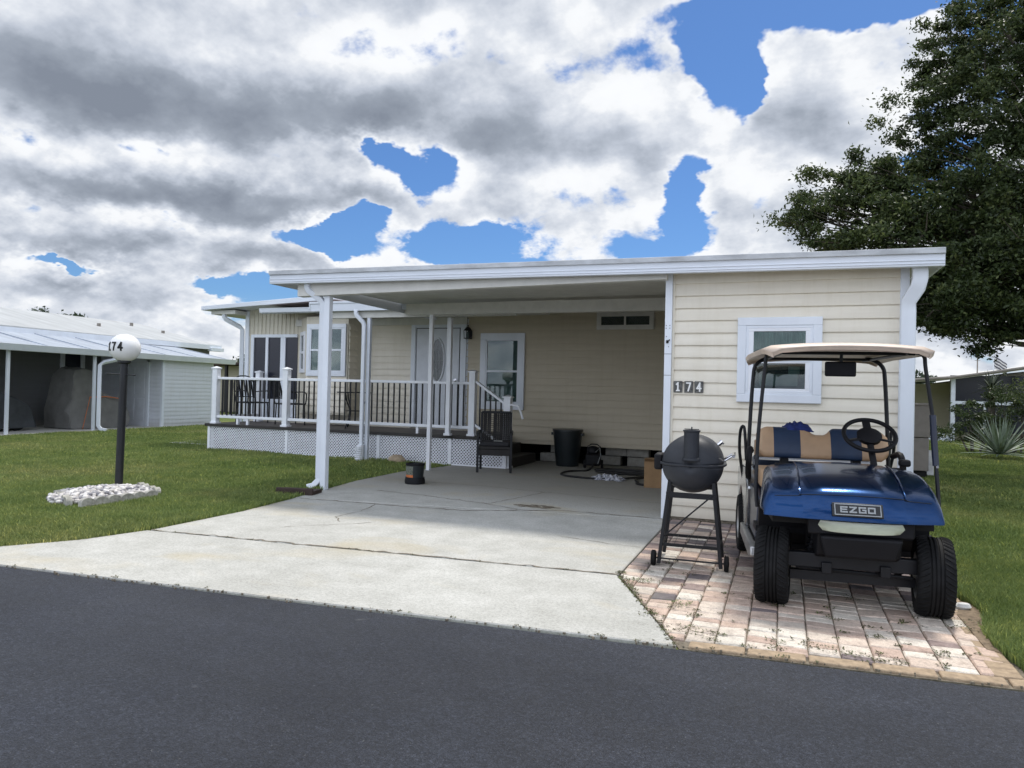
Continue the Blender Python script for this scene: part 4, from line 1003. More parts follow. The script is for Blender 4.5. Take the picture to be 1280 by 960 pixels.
b = MB(); b.tube([(-.06, -.20, Z0+.05), (0, -.245, Z0+.05)], .0); b = MB(); b.lathe([(.07, 0), (.068, .012), (.058, .02)], 20, 'z', (0, -.243, Z0+.045)); b.build('collar', M['bbq'], bq)
for (sy) in (-.08, .16):
    b = MB(); b.tube([(.235, sy, Z0+.03), (.30, sy, Z0+.075), (.315, sy, Z0+.08)], .007, 8); b.build('handle_bracket', M['chrome'], bq)
b = MB(); b.tube([(.31, -.12, Z0+.078), (.31, .20, Z0+.078)], .013, 12); b.build('handle', M['chrome'], bq)
b = MB(); b.tube([(.19, -.02, Z0+.155), (.215, -.02, Z0+.175)], .016, 10); b.tube([(.215,-.02,Z0+.175),(.225,-.02,Z0+.183)], .022, 12); b.build('thermometer', M['chrome'], bq)
b = MB(); b.box(-.30, -.23, -.10, .10, Z0-.06, Z0+.07); b.build('side_vent', M['plastic'], bq, bevel=.02, seg=3)
for sx in (-1, 1):
    for (sy, nm) in ((-.2, 'front'), (.22, 'rear')):
        b = MB(); b.tube([(sx*.165, sy*.8, Z0-.13), (sx*.235, sy, .02)], 0, sq=(.014, .018)); b.build('leg', M['black'], bq, bevel=.003)
    b = MB(); b.lathe([(.018, -.018), (.05, -.018), (.06, -.012), (.06, .012), (.05, .018), (.018, .018)], 24, 'x', (sx*.275, -.2, .06)); wl = b.build('wheel', M['rubber'], bq)
    b = MB(); b.lathe([(.001, -.02), (.02, -.02), (.02, .02), (.001, .02)], 12, 'x', (sx*.275, -.2, .06)); b.build('hub', M['plastic'], wl)
    b = MB(); b.tube([(sx*.22, -.18, .16), (sx*.22, .2, .16)], 0, sq=(.008, .010)); b.build('side_bar', M['black'], bq)
b = MB(); b.tube([(-.28, -.2, .06), (.28, -.2, .06)], .007, 8); b.build('axle', M['black'], bq)
for (z_, sy, w_, hh) in ((Z0-.24, -.185, .19, .022), (Z0-.21, .20, .185, .022), (.17, -.195, .215, .012), (.17, .21, .215, .012)):
    b = MB(); b.box(-w_, w_, sy-.006, sy+.006, z_-hh, z_+hh); b.build('crossbar', M['black'], bq, bevel=.002)
b = MB(); b.tube([(.17, -.19, Z0-.22), (-.215, -.195, .22)], .006, 8); b.build('brace', M['black'], bq)
b = MB()
for i in range(4): x_ = -.12+i*.08; b.tube([(x_, -.2, .175), (x_, .21, .175)], .002, 5)
for i in range(3): y_ = -.1+i*.12; b.tube([(-.21, y_, .179), (.21, y_, .179)], .002, 5)
b.build('shelf_wires', M['black'], bq)

# ------------------------------------------------------------------ golf cart
ct = thing('golf_cart', 'metallic blue golf cart with tan roof and navy and tan bench on the brick paving', 'golf cart', (.42, 5.08, 0), R(7))
# hood
us = [-1, -.985, -.97, -.955, -.94, -.92, -.90, -.88, -.86, -.7, -.57, -.555, -.3, 0, .3, .555, .57, .7, .86, .88, .90, .92, .94, .955, .97, .985, 1]
rowsdef = [ # y, z centre, half width, z at the side edge, plan rounding, crown
    (.44, .895, .50, .80, 0, .03), (.36, .890, .515, .72, 0, .03), (.27, .882, .53, .66, .0, .03), (.15, .868, .54, .635, .0, .03), (.0, .845, .55, .628, .01, .03), (-.10, .822, .555, .628, .02, .03), (-.18, .795, .555, .63, .035, .028),
    (-.232, .770, .553, .63, .05, .024), (-.254, .750, .55, .63, .06, .02), (-.268, .73, .548, .63, .065, .015), (-.298, .68, .545, .625, .075, .01), (-.315, .635, .545, .618, .08, .005), (-.318, .606, .545, .606, .08, 0), (-.29, .602, .53, .602, .08, 0)]
rows = []
for (y, zc, hw, ze, rd, cw) in rowsdef:
    r_ = []
    for u_ in us:
        a = abs(u_); sg = 1 if u_ >= 0 else -1
        zt2 = zc-cw*min(a/.86, 1)**2-(.008 if .56 < a else 0)*(1 if zc > .7 else 0)
        if a <= .86: x, z = a/.86*.86*hw, zt2
        else:
            t = (a-.86)/.14*pi/2; x = hw*(.86+.14*sin(t)); z = zt2-(zt2-ze)*(1-cos(t))
        r_.append((sg*x*(1-.06*max(0, min(1, (.3-y)/.5)))-.05*max(0, min(1, (.3-y)/.5)), y+rd*a**3, z))
    rows.append(r_)
b = MB(); b.grid(rows); hood = b.build('hood', M['blue'], ct, angle=50, solid=.004)
for sx in (-1, 1):
    b = MB(); pts = [(sx*.265-.05*max(0, min(1, (.3-y)/.5))/1.13, y+.0+rd*.15, zc+.000) for (y, zc, hw, ze, rd, cw) in rowsdef[:9]]; b.tube([(p[0]*1.13, p[1], p[2]-.008) for p in pts], .005, 6); b.build('hood_crease', M['blue'], hood)
b = MB(); b.tube([(u_*.447-.05, -.2555+.062*abs(u_*.86)**3, .7525-.020*u_*u_-(.008 if abs(u_) > .65 else 0)) for u_ in [i/20-1 for i in range(41)]], .0022, 5); b.build('seam_line', M['badge'], hood)
# cowl / dash
b = MB(); b.prismx([(.38, .60), (.40, .84), (.47, .875), (.54, .84), (.58, .70), (.58, .45), (.38, .45)], -.43, .43); b.build('dashboard', M['plastic'], ct, bevel=.015)
b = MB(); b.box(-.56, .56, .30, .50, .40, .44); b.box(-.56, .56, .44, 1.0, .26, .30); b.hexa([(-.54, .30, .44), (.54, .30, .44), (.54, .46, .29), (-.54, .46, .29), (-.54, .27, .62), (.54, .27, .62), (.54, .34, .62), (-.54, .34, .62)]); b.build('floor_pan', M['plastic'], ct)
# front black fascia + wheel wells
b = MB(); b.prismx([(-.20, .60), (-.245, .60), (-.245, .53), (-.235, .50), (-.20, .37), (-.10, .33), (.25, .33), (.25, .60)], -.24, .24); b.build('front_fascia', M['plastic'], ct, bevel=.01)
b = MB(); b.box(-.50, .43, -.16, .30, .55, .612); b.build('wheel_well', M['dark'], ct)
b = MB(); b.hexa([(-.20, -.262, .365), (.20, -.262, .365), (.20, -.22, .36), (-.20, -.22, .36), (-.235, -.285, .50), (.235, -.285, .50), (.235, -.22, .50), (-.235, -.22, .50)]); b.build('bumper', M['plastic'], ct, bevel=.018, seg=3)
# headlight bar
b = MB(); hl = []
n = 18
for i in range(n+1):
    u_ = i/n*2-1; hx = u_*.275; yy = -.285+.05*abs(u_)**3; zt_, zb_ = .598, .520+.012*abs(u_)**4
    k = .265/.275
    hl.append([(hx, yy+.03, zt_), (hx, yy, zt_-.006), (hx*.975, yy-.008, (zt_+zb_)/2), (hx*.94, yy, zb_+.006), (hx*.935, yy+.03, zb_)])
b.grid([[r[j] for r in hl] for j in range(5)]); hb = b.build('headlight_bar', M['glasslens'], ct, angle=60)
for sx in (-.13, .13):
    b = MB(); b.lathe([(.001, -.012), (.025, -.01), (.06, 0.0)], 16, 'y', (sx, -.268, .557), caps=False); b.v = [(p[0], p[1], .557+(p[2]-.557)*.5) for p in b.v]; b.build('reflector', M['chrome'], hb)
b = MB(); b.box(-.30, .30, -.255, -.22, .505, .612); b.build('headlight_housing', M['plastic'], ct, bevel=.01)
# badge with lettering (nose plane leans slightly back)
bc = Vector((-.035, -.315, .672)); rot = Matrix.Rotation(R(-24), 3, 'X')
def bmap(x, z, lay, off=.004):
    p = rot @ Vector((x, -off-.005*lay, z)); return tuple(bc+p)
b = MB(); b.cbox(bc, (.285, .016, .085), rot); bd = b.build('badge', M['badge'], ct, bevel=.004)
b = MB()
for (x0, x1, z0, z1) in ((-.13, .13, .030, .0355), (-.13, .13, -.0355, -.030), (-.13, -.1245, -.030, .030), (.1245, .13, -.030, .030)):
    P = [rot @ Vector(p)+bc for p in ((x0, -.0125, z0), (x1, -.0125, z0), (x1, -.006, z0), (x0, -.006, z0), (x0, -.0125, z1), (x1, -.0125, z1), (x1, -.006, z1), (x0, -.006, z1))]; b.hexa(P)
b.build('badge_border', M['badges'], bd)
b = MB()
for chh, cx in zip('EZGO', (-.077, -.026, .026, .077)): glyph(b, chh, cx, 0, .052, .030, .009, lambda x, z, lay: bmap(x, z, lay, .007))
b.build('lettering', M['badges'], bd)
# side panels / body
b = MB()
for sx in (-1, 1):
    s_ = sx
    b.hexa([(s_*.50, .52, .30), (s_*.545, .52, .30), (s_*.545, .98, .30), (s_*.50, .98, .30), (s_*.47, .56, .60), (s_*.52, .56, .60), (s_*.55, .98, .66), (s_*.50, .98, .66)])
b.build('side_panel', M['bluedk'], ct, bevel=.01)
b = MB(); b.prismx([(.80, .28), (.74, .62), (1.25, .64), (1.25, .28)], -.5, .5); b.build('seat_base', M['bluedk'], ct, bevel=.02)
for sx in (-1, 1):  # rear fender
    pr_ = [(1.22, .27), (1.05, .30), (.98, .62), (1.15, .74), (1.5, .76), (1.95, .70), (2.02, .60), (1.98, .45), (1.86, .42)] 
    arch = [(1.57+.30*cos(t), .26+.30*sin(t)) for t in [R(a_) for a_ in range(15, 180, 15)]]
    b = MB(); b.prismx(pr_+arch, min(sx*.49, sx*.575), max(sx*.49, sx*.575)); b.build('rear_fender', M['silver'] if sx < 0 else M['blue'], ct, bevel=.02)
b = MB(); b.box(-.49, .49, 1.25, 2.0, .58, .72); b.build('rear_body', M['plastic'], ct, bevel=.02)
for sx in (-1, 1):
    b = MB(); b.prismx([(.22, .235), (.24, .30), (1.22, .30), (1.22, .21), (.4, .20)], min(sx*.545, sx*.60), max(sx*.545, sx*.60)); b.build('rocker_panel', M['alu'], ct, bevel=.01)
# chassis and axles
b = MB(); b.box(-.20, -.14, -.15, 1.9, .24, .31); b.box(.14, .20, -.15, 1.9, .24, .31); b.box(-.42, .42, -.13, -.06, .27, .36); b.build('chassis', M['black'], ct, bevel=.005)
b = MB(); b.box(-.37, .37, -.03, .03, .165, .225); b.tube([(-.34, -.07, .255), (.34, -.07, .235)], .012, 8); b.tube([(-.28, 0, .22), (-.22, -.02, .46)], .022, 10); b.tube([(.28, 0, .22), (.22, -.02, .46)], .022, 10)
for i in range(7): 
    for sx in (-1, 1): b.lathe([(.032, -.006), (.038, 0), (.032, .006)], 10, 'z', (sx*(.275-.007*i), -.003*i, .25+.03*i), caps=False)
b.build('front_axle', M['black'], ct)
b = MB(); b.tube([(-.46, 1.57, .25), (.46, 1.57, .25)], .035, 12); b.box(-.12, .12, 1.42, 1.72, .16, .36); b.box(-.3, .3, 1.3, 1.9, .36, .52); b.build('rear_axle', M['dark'], ct)
# wheels
def wheel(x, y, steer, r=.245, w=.205):
    rt = bpy.data.objects.new('wheel', None); 
    b = MB(); hw = w/2
    prof = [(r*.56, -hw*.86), (r*.66, -hw*.99), (r*.80, -hw*1.02), (r*.90, -hw*.98), (r*.96, -hw*.90), (r*.985, -hw*.70), (r*.997, -hw*.40)]
    for gx in (-.30, -.08, .14, .34):
        gz = gx-.02; prof += [(r*1.0, hw*(gx-.045)), (r*.966, hw*(gx-.03)), (r*.966, hw*(gx+.03)), (r*1.0, hw*(gx+.045))]
    prof += [(r*.997, hw*.5), (r*.985, hw*.70), (r*.96, hw*.90), (r*.90, hw*.98), (r*.80, hw*1.02), (r*.66, hw*.99), (r*.56, hw*.86)]
    b.lathe(prof, 56, 'x', caps=False)
    for k in range(44):
        a0 = 2*pi*k/44
        for sd in (-1, 1):
            pts = []
            for t in range(5):
                f = t/4; xx = sd*hw*(.42+.54*f); rr_ = r*(1.0-.075*f**3.0); aa = a0+sd*.0+f*.14
                pts.append((xx, rr_*cos(aa), rr_*sin(aa)))
            b.tube(pts, .0062, 4)
    me_ = b.build('wheel', M['rubber'], ct, angle=50)
    me_.location = (x, y, r-.004); me_.rotation_euler = (0, 0, steer)
    b = MB(); b.lathe([(r*.56, -hw*.84), (r*.60, -hw*.92), (r*.56, -hw*.95), (r*.50, -hw*.8), (r*.48, -hw*.3), (r*.2, -hw*.25), (r*.2, -hw*.45), (.001, -hw*.5)], 30, 'x', caps=False)
    b.lathe([(r*.56, hw*.84), (r*.60, hw*.92), (r*.56, hw*.95), (r*.50, hw*.8), (r*.48, hw*.1), (.001, hw*.1)], 30, 'x', caps=False)
    b.build('rim', M['rim'], me_)
wheel(-.475, 0, R(-10)); wheel(.475, 0, R(-10)); wheel(-.49, 1.57, 0, w=.22); wheel(.49, 1.57, 0, w=.22)
# seats
def bench_back(y, zb, zt_, hw, bands, name, lean=.10):
    n = 44
    def prof_top(u_):   # dips in the middle, rounded ends
        dip = .055*math.exp(-((u_+.02)/.16)**4) ; e = max(0, abs(u_)-.80)/.20
        return zt_-dip-.055*e**2.2
    def prof_bot(u_): e = max(0, abs(u_)-.85)/.15; return zb+.05*e**2.2
    for (u0, u1, mt, nm) in bands:
        b = MB(); rws = []
        for i in range(n+1):
            u_ = u0+(u1-u0)*i/n; x_ = u_*hw; T, B_ = prof_top(u_), prof_bot(u_); ring = []
            for k in range(16):
                t = 2*pi*k/16; cz, cy = cos(t), sin(t); cz = math.copysign(abs(cz)**.6, cz); cy = math.copysign(abs(cy)**.8, cy)
                zz = (T+B_)/2+cz*(T-B_)/2; ring.append((x_, y+cy*.055*(1-.35*max(0, (abs(u_)-.9)/.1)**2)+lean*(zz-zb)/(zt_-zb), zz))
            rws.append(ring+[ring[0]])
        b.grid(rws); nn_ = len(rws[0])
        b.f.append(tuple(range(nn_-1))); b.m.append(0); b.f.append(tuple(range(n*nn_, n*nn_+nn_-1))); b.m.append(0)
        b.build(nm, mt, ct, angle=60)
bands = [(-1, -.735, M['tan'], 'backrest_panel'), (-.735, -.32, M['navy'], 'backrest_panel'), (-.32, .14, M['tan'], 'backrest_panel'), (.14, .60, M['navy'], 'backrest_panel'), (.60, 1, M['tan'], 'backrest_panel')]
bench_back(1.12, .855, 1.10, .49, bands, 'b')
b = MB()
for (x0, x1, mm) in ((-.5, -.36, 'tan'), (-.36, -.12, 'navy'), (-.12, .12, 'tan'), (.12, .36, 'navy'), (.36, .5, 'tan')):
    b = MB(); b.box(x0, x1, .66, 1.14, .655, .79); b.build('seat_cushion', M[mm], ct, bevel=.03, seg=3)
b = MB(); b.box(-.30, -.24, 1.16, 1.24, .60, .95); b.box(.24, .30, 1.16, 1.24, .60, .95); b.build('backrest_support', M['black'], ct)
# rear facing seat
b = MB(); b.box(-.47, .47, 1.38, 1.80, .72, .82); b.build('rear_seat', M['navy'], ct, bevel=.03, seg=3)
for (x0, x1, mm) in ((-.49, -.41, 'tan'), (-.41, -.19, 'navy'), (-.19, .10, 'tan'), (.10, .30, 'navy'), (.30, .49, 'tan')):
    b = MB(); b.box(x0, x1, 1.29, 1.37, .84, .98); b.build('rear_backrest', M[mm], ct, bevel=.008)
for sx in (-1, 1):   # hip restraints + rear grab
    b = MB(); b.tube(spline([(sx*.53, 1.16, .60), (sx*.555, 1.08, .70), (sx*.56, 1.0, .82), (sx*.55, 1.04, .92), (sx*.53, 1.16, .90)], 5), .024, 8); b.build('hip_restraint', M['plastic'], ct)
    b = MB(); b.tube(spline([(sx*.56, 1.5, .62), (sx*.60, 1.45, .86), (sx*.60, 1.40, 1.05), (sx*.57, 1.38, 1.07), (sx*.55, 1.38, .8)], 5), .013, 8); b.build('rear_armrest', M['black'], ct)
# roof
def roofrow(y, hw, z, n=16, crown=.03):
    r_ = []
    for i in range(n+1):
        u_ = i/n*2-1; r_.append((u_*hw, y+.0, z+crown*(1-abs(u_)**2.2)-(.02*max(0, (abs(u_)-.88)/.12)**2)))
    return r_
rr_ = [(.16, .485, 1.665), (.165, .50, 1.672), (.22, .53, 1.69), (.34, .545, 1.70), (.8, .555, 1.705), (1.3, .56, 1.71), (1.62, .555, 1.70), (1.69, .54, 1.685), (1.70, .53, 1.67)]
b = MB(); top = [roofrow(*q) for q in rr_]; b.grid(top); rf_ = b.build('roof', M['roofcart'], ct, angle=50, solid=.008)
b = MB(); und = [[(p[0]*.985, p[1], p[2]-.028) for p in r_] for r_ in [roofrow(y, hw, z, crown=.022) for y, hw, z in rr_[1:-1]]]; b.grid(und)
b.grid([[p for p in top[0]], [(p[0]*.99, p[1]+.01, p[2]-.022) for p in top[0]]]); b.grid([[p for p in top[-1]], [(p[0]*.99, p[1]-.01, p[2]-.03) for p in top[-1]]])
for sx in (0, -1): b.grid([[r_[sx] for r_ in top], [(r_[sx][0]*.985, r_[sx][1], r_[sx][2]-.03) for r_ in top]])
b.build('roof_underside', M['roofcart'], rf_, angle=50)
b = MB(); b.tube([(-.40, .30, 1.66), (-.40, 1.6, 1.67)], .012, 8); b.tube([(.40, .30, 1.66), (.40, 1.6, 1.67)], .012, 8); b.tube([(-.45, .36, 1.662), (.45, .36, 1.662)], .012, 8); b.tube([(-.40, 1.36, 1.668), (.40, 1.36, 1.668)], .012, 8); b.build('roof_frame', M['black'], ct)
# struts
for sx in (-1, 1):
    lo = -.565 if sx < 0 else .585
    P = spline([(sx*.43, .40, 1.668), (sx*.47, .37, 1.668), (sx*.505, .35, 1.64), (sx*.515, .345, 1.55), (lo*.97, .33, 1.15), (lo*.99, .32, .92), (lo, .28, .70), (lo*.99, .24, .58)], 6)
    b = MB(); b.tube(P, .013, 8); fs_ = b.build('roof_strut', M['black'], ct)
    if sx > 0:
        b = MB(); b.tube([(lo*.955, .335, 1.25), (lo*.975, .33, 1.05), (lo*.99, .32, .91)], .021, 8); b.build('strut_sleeve', M['bluedk'], fs_)
    else:
        b = MB(); b.tube([(lo*.99, .325, .93), (lo*1.0, .32, .90)], .018, 8); b.build('strut_clamp', M['black'], fs_)
    P = spline([(sx*.36, 1.36, 1.672), (sx*.42, 1.36, 1.665), (sx*.49, 1.36, 1.61), (sx*.51, 1.355, 1.50), (sx*.53, 1.34, 1.10), (sx*.545, 1.32, .62)], 7)
    b = MB(); b.tube(P, .016, 10); b.build('roof_strut', M['black'], ct)
b = MB(); b.lathe([(.001, -.004), (.009, -.004), (.009, .004), (.001, .004)], 10, 'y', (.58, .295, .905)); b.build('strut_bolt', M['chrome'], ct)
# steering wheel
rot = Matrix.Rotation(R(38), 3, 'X'); sc_ = Vector((.245, .66, 1.085))
def sw(p): return tuple(sc_+rot @ Vector(p))
b = MB(); b.tube([sw((.172*cos(t*pi/20), .172*sin(t*pi/20), 0)) for t in range(40)], .0155, 10, closed=True)
stw = b.build('steering_wheel', M['plastic'], ct)
b = MB()
for a_ in (90, 205, 335):
    b.tube([sw((.05*cos(R(a_)), .05*sin(R(a_)), -.015)), sw((.165*cos(R(a_)), .165*sin(R(a_)), 0))], 0, sq=(.026, .007))
b.build('spoke', M['plastic'], stw)
b = MB(); P = [(r_, h_) for r_, h_ in ((.001, .012), (.05, .012), (.085, .0), (.08, -.03), (.03, -.05))]; b.lathe(P, 20, 'z', caps=False); b.v = [sw(p) for p in b.v]; b.build('hub', M['plastic'], stw)
b = MB(); b.tube([sw((0, 0, -.02)), (.245, .53, .90), (.245, .47, .80)], .023, 12); b.build('steering_column', M['plastic'], ct)
# mirror
b = MB(); b.cbox((-.005, .42, 1.553), (.205, .025, .105)); mr = b.build('mirror', M['plastic'], ct, bevel=.03, seg=4)
b = MB(); b.tube([(0, .43, 1.58), (0, .42, 1.66)], .011, 8); b.build('mirror_bracket', M['black'], mr)
b = MB(); b.box(.40, .47, .46, .53, .88, .93); b.build('cup_holder', M['plastic'], ct, bevel=.015)

# blue cloth on the seat back
b = MB(); rows = []
for i in range(11):
    r_ = []
    for j in range(15):
        u_, v_ = i/10, j/14; e = max(0, 1-(2*v_-1)**2)**.6*max(0, 1-(2*u_-1)**2)**.5
        r_.append((-.12+.24*v_, -.10+.20*u_, -.03+e*(.065+.012*sin(i*1.9+j*1.1)+.010*sin(j*2.3))))
    rows.append(r_)
b.grid(rows); cl = b.build('folded_cloth', M['cloth'], solid=.006, angle=60); tag(cl, 'rumpled royal blue cloth lying over the top of the cart bench', 'cloth')
cl.location = Vector((.42, 5.08, 0))+Matrix.Rotation(R(7), 3, 'Z') @ Vector((-.17, 1.27, 1.10)); cl.rotation_euler = (0, 0, R(7))

# ------------------------------------------------------------------ lamp post and its bed
lp = thing('lamp_post', 'black lamp post with white globe numbered 174 leaning in a pebble bed on the lawn', 'lamp post', (-7.58, 6.41, 0))
b = MB(); b.tube([(-.01, 0, 0), (.0, 0, .1), (.035, 0, 1.62)], [.048, .045, .045], 16); b.build('pole', M['post'], lp)
b = MB(); b.lathe([(.047, 1.56), (.075, 1.575), (.075, 1.60), (.055, 1.62)], 20, 'z', (.035, 0, 0)); b.build('collar', M['post'], lp)
b = MB(); b.tube([(-.25, 0, 1.44), (.22, 0, 1.425)], .009, 8); b.build('ladder_bar', M['post'], lp)
gr, gc = .178, Vector((.037, 0, 1.755))
b = MB(); n = 24; prof = [(max(.001, gr*sin(pi*i/n)), gc.z-gr*.96*cos(pi*i/n)) for i in range(n+1)]; b.lathe(prof, 40, 'z', (gc.x, 0, 0), caps=False); gl = b.build('globe', M['globe'], lp, angle=80)
az0 = atan2(-6.41, 7.58)   # towards the camera
def smap(x, z, lay):
    a = az0-R(38)+x/gr; e = z/gr; r_ = gr+.0015+.002*lay
    return (gc.x+r_*cos(e)*cos(a), gc.y+r_*cos(e)*sin(a), gc.z+.01+r_*sin(e))
b = MB()
for chh, cx in zip('174', (-.085, -.015, .065)): glyph(b, chh, cx, 0, .060, .088, .020, smap)
b.build('numerals', M['num_black'], gl)
# pebble bed
cx, cy = -7.30, 5.98
def bedmask(x, y): return ((x-cx)/.44)**2+((y-cy)/.62)**2 < 1
Vs, Fs, Ts = [], [], []; n0 = 0
ico = bmesh.new(); bmesh.ops.create_icosphere(ico, subdivisions=2, radius=1); IV = np.array([v.co[:] for v in ico.verts]); IF = np.array([[v.index for v in f.verts] for f in ico.faces]); ico.free()
for i in range(1300):
    a = rng.random()*2*pi; d_ = rng.random()**.5; x_, y_ = cx+.48*d_*cos(a), cy+.58*d_*sin(a)
    s_ = rng.uniform(.014, .032); V = IV*np.array([s_*rng.uniform(.8, 1.4), s_*rng.uniform(.8, 1.2), s_*.8])*(1+.12*rng.standard_normal((1,3)))
    th = rng.random()*6.28; c_, sn = cos(th), sin(th); V = V@np.array([[c_, -sn, 0], [sn, c_, 0], [0, 0, 1]])
    V = V+np.array([x_, y_, .02+.055*(1-d_**2)+rng.random()*.045]); Vs.append(V); Fs.append(IF+n0); Ts.append(np.full(len(IF), rng.beta(1.6, 1.3))); n0 += len(V)
o = mesh_np('pebbles', np.concatenate(Vs), np.concatenate(Fs), M['pebble'], np.concatenate(Ts), smooth=True); struct(o, 'stuff', 'white and grey pebbles around the lamp post')
b = MB(); b.lathe([(.001, .08), (.2, .07), (.4, .03), (.44, -.01)], 24, 'z', (0, 0, 0), caps=False); b.v = [(p[0]+cx, p[1]*1.42+cy, p[2]) for p in b.v]
struct(b.build('gravel_bed', M['sand']), label='dark soil mound under the pebbles')
# scalloped edging: pieces along a rectangle (corner towards the camera)
lbls = []
def scal(x_, y_, rz, lb, k=.0):
    b = MB(); w_ = .30; n = 5
    P = [(-w_/2, 0)]
    P = [(-w_/2, -.03), (w_/2, -.03)]
    top = []
    for i in range(2):
        c_ = w_/2-(i+.5)*w_/2
        for t in range(0, 9): a_ = pi*t/8; top.append((c_+w_/4*cos(a_)*.98, .055+.05*sin(a_)))
    b.prismy(P+top, -.03, .03); o = b.build('edging_stone', M['edging'], bevel=.006); tag(o, lb, 'edging stone', 'scalloped edging stones round the pebble bed', (x_, y_, 0)); o.rotation_euler = (R(pr.uniform(-8, 8)), 0, rz)
cor = [(-8.02, 5.80), (-7.40, 5.56), (-7.16, 6.56)]
pts_e = []
def along(p, q, n, f):
    for i in range(n):
        t = (i+.5)/n; x_, y_ = p[0]+(q[0]-p[0])*t, p[1]+(q[1]-p[1])*t; scal(x_, y_, atan2(q[1]-p[1], q[0]-p[0]), f[i])
along((-7.76, 5.74), (-6.98, 5.33), 2, ['scalloped edging stone at the far left end of the pebble bed', 'scalloped edging stone left of the bed corner nearest the road'])
along((-6.88, 5.36), (-6.76, 6.22), 3, ['scalloped edging stone right of the bed corner nearest the road', 'middle scalloped edging stone on the long right side of the pebble bed', 'scalloped edging stone at the right end of the pebble bed'])
along((-6.82, 6.32), (-7.50, 6.62), 2, ['scalloped edging stone behind the right end of the pebbles', 'scalloped edging stone behind the foot of the lamp post'])

# ------------------------------------------------------------------ neighbour on the left
nb = thing('neighbor_house', 'grey neighbouring house at the left with pale metal roof and open carport', 'house', (-18.5, 14, 0))
NX = -17.07
b = MB(); b.hexa([(-16.85, 6, 2.08), (-16.85, 18.5, 2.02), (-19.5, 18.5, 2.52), (-19.5, 6, 2.66), (-16.85, 6, 2.16), (-16.85, 18.5, 2.10), (-19.5, 18.5, 2.58), (-19.5, 6, 2.72)]); b.build('carport_roof', M['metalroof2'], nb, world=True)
b = MB()
for i in range(11): y_ = 6.3+i*1.2; b.hexa([(-16.85, y_, 2.15-.005*(y_-6)), (-16.85, y_+.025, 2.15-.005*(y_-6)), (-19.5, y_+.025, 2.71-.011*(y_-6)), (-19.5, y_, 2.71-.011*(y_-6)), (-16.85, y_, 2.175-.005*(y_-6)), (-16.85, y_+.025, 2.175-.005*(y_-6)), (-19.5, y_+.025, 2.735-.011*(y_-6)), (-19.5, y_, 2.735-.011*(y_-6))])
b.build('roof_ribs', M['metalroof2'], nb, world=True, smooth=False)
b = MB(); b.hexa([(-16.84, 6, 2.04), (-16.84, 18.5, 1.97), (-16.95, 18.5, 1.97), (-16.95, 6, 2.04), (-16.78, 6, 2.20), (-16.78, 18.5, 2.13), (-16.95, 18.5, 2.13), (-16.95, 6, 2.20)]); b.build('gutter', M['white'], nb, world=True, bevel=.006)
b = MB(); b.hexa([(-19.3, 6, 2.72), (-19.3, 20.4, 2.66), (-23.2, 20.4, 3.50), (-23.2, 6, 3.62), (-19.3, 6, 2.79), (-19.3, 20.4, 2.72), (-23.2, 20.4, 3.56), (-23.2, 6, 3.68)])
b.hexa([(-23.2, 6, 3.62), (-23.2, 20.4, 3.50), (-27.1, 20.4, 2.66), (-27.1, 6, 2.72), (-23.2, 6, 3.68), (-23.2, 20.4, 3.56), (-27.1, 20.4, 2.72), (-27.1, 6, 2.79)]); b.build('roof', M['metalroof'], nb, world=True)
b = MB(); b.box(-19.34, -19.27, 6, 20.45, 2.56, 2.72); b.box(-19.4, -19.2, 19.9, 20.5, 2.5, 2.62); b.build('roof_edge', M['white'], nb, world=True)
for (x_, y_, z_) in ((-21.2, 17.0, 3.12), (-21.2, 21.6-2.0, 3.10), (-22.3, 19.2, 3.36)): b = MB(); b.tube([(x_, y_, z_-.1), (x_, y_, z_+.12)], .06, 10); b.build('vent_pipe', M['acgrey'], nb, world=True)
b = MB(); siding(b, 6, 15.82, -19.6, 0, 2.6, .13, .012, axis='y', sgn=1, holes=[(14.55, 15.2, .9, 2.25)]); siding(b, 17.8, 20.2, -19.6, 0, 2.7, .13, .012, axis='y', sgn=1); b.build('wall', M['greywall'], nb, world=True)
b = MB(); b.box(-27, -19.62, 6, 20.2, 0, 2.75); b.build('wall_core', M['greywall'], nb, world=True, smooth=False)
b = MB()
for (a, c) in ((14.50, 14.62), (15.13, 15.25)): b.box(-19.6, -19.54, a, c, .85, 2.3)
b.box(-19.6, -19.54, 14.5, 15.25, 2.2, 2.3); wn = b.build('window', M['greysid'], nb, world=True, bevel=.004)
b = MB(); b.box(-19.60, -19.585, 14.62, 15.13, .9, 2.2); W_(b, nb).build('pane', M['screen'], wn, smooth=False)
for y_ in (11.35, 13.60): b = MB(); b.box(NX-.03, NX+.03, y_-.035, y_+.035, 0, 2.10); b.build('post', M['white'], nb, world=True, bevel=.005)
b = MB(); b.tube([(-16.82, 14.15, 2.05), (-16.82, 14.15, 1.95), (-16.95, 13.78, 1.84), (-16.99, 13.69, 1.76), (-16.99, 13.69, .15), (-16.93, 13.72, .06), (-16.8, 13.78, .03)], 0, sq=(.045, .04)); b.build('downspout', M['white'], nb, world=True, bevel=.008)
b = MB(); siding(b, 15.87, 17.76, NX, 0, 2.02, .118, .012, axis='y', sgn=1); b.build('shed_wall', M['greysid'], nb, world=True)
b = MB(); siding(b, -17.58, NX, 15.83, 0, 2.1, .118, .012, axis='x', sgn=-1); b.build('shed_wall', M['greysid'], nb, world=True)
b = MB(); siding(b, -19.6, -18.62, 15.83, 0, 2.3, .118, .012, axis='x', sgn=-1); b.build('shed_wall', M['greysid'], nb, world=True)
b = MB(); b.box(-19.58, NX-.01, 15.85, 17.75, 0, 2.05); b.build('shed_core', M['greysid'], nb, world=True, smooth=False)
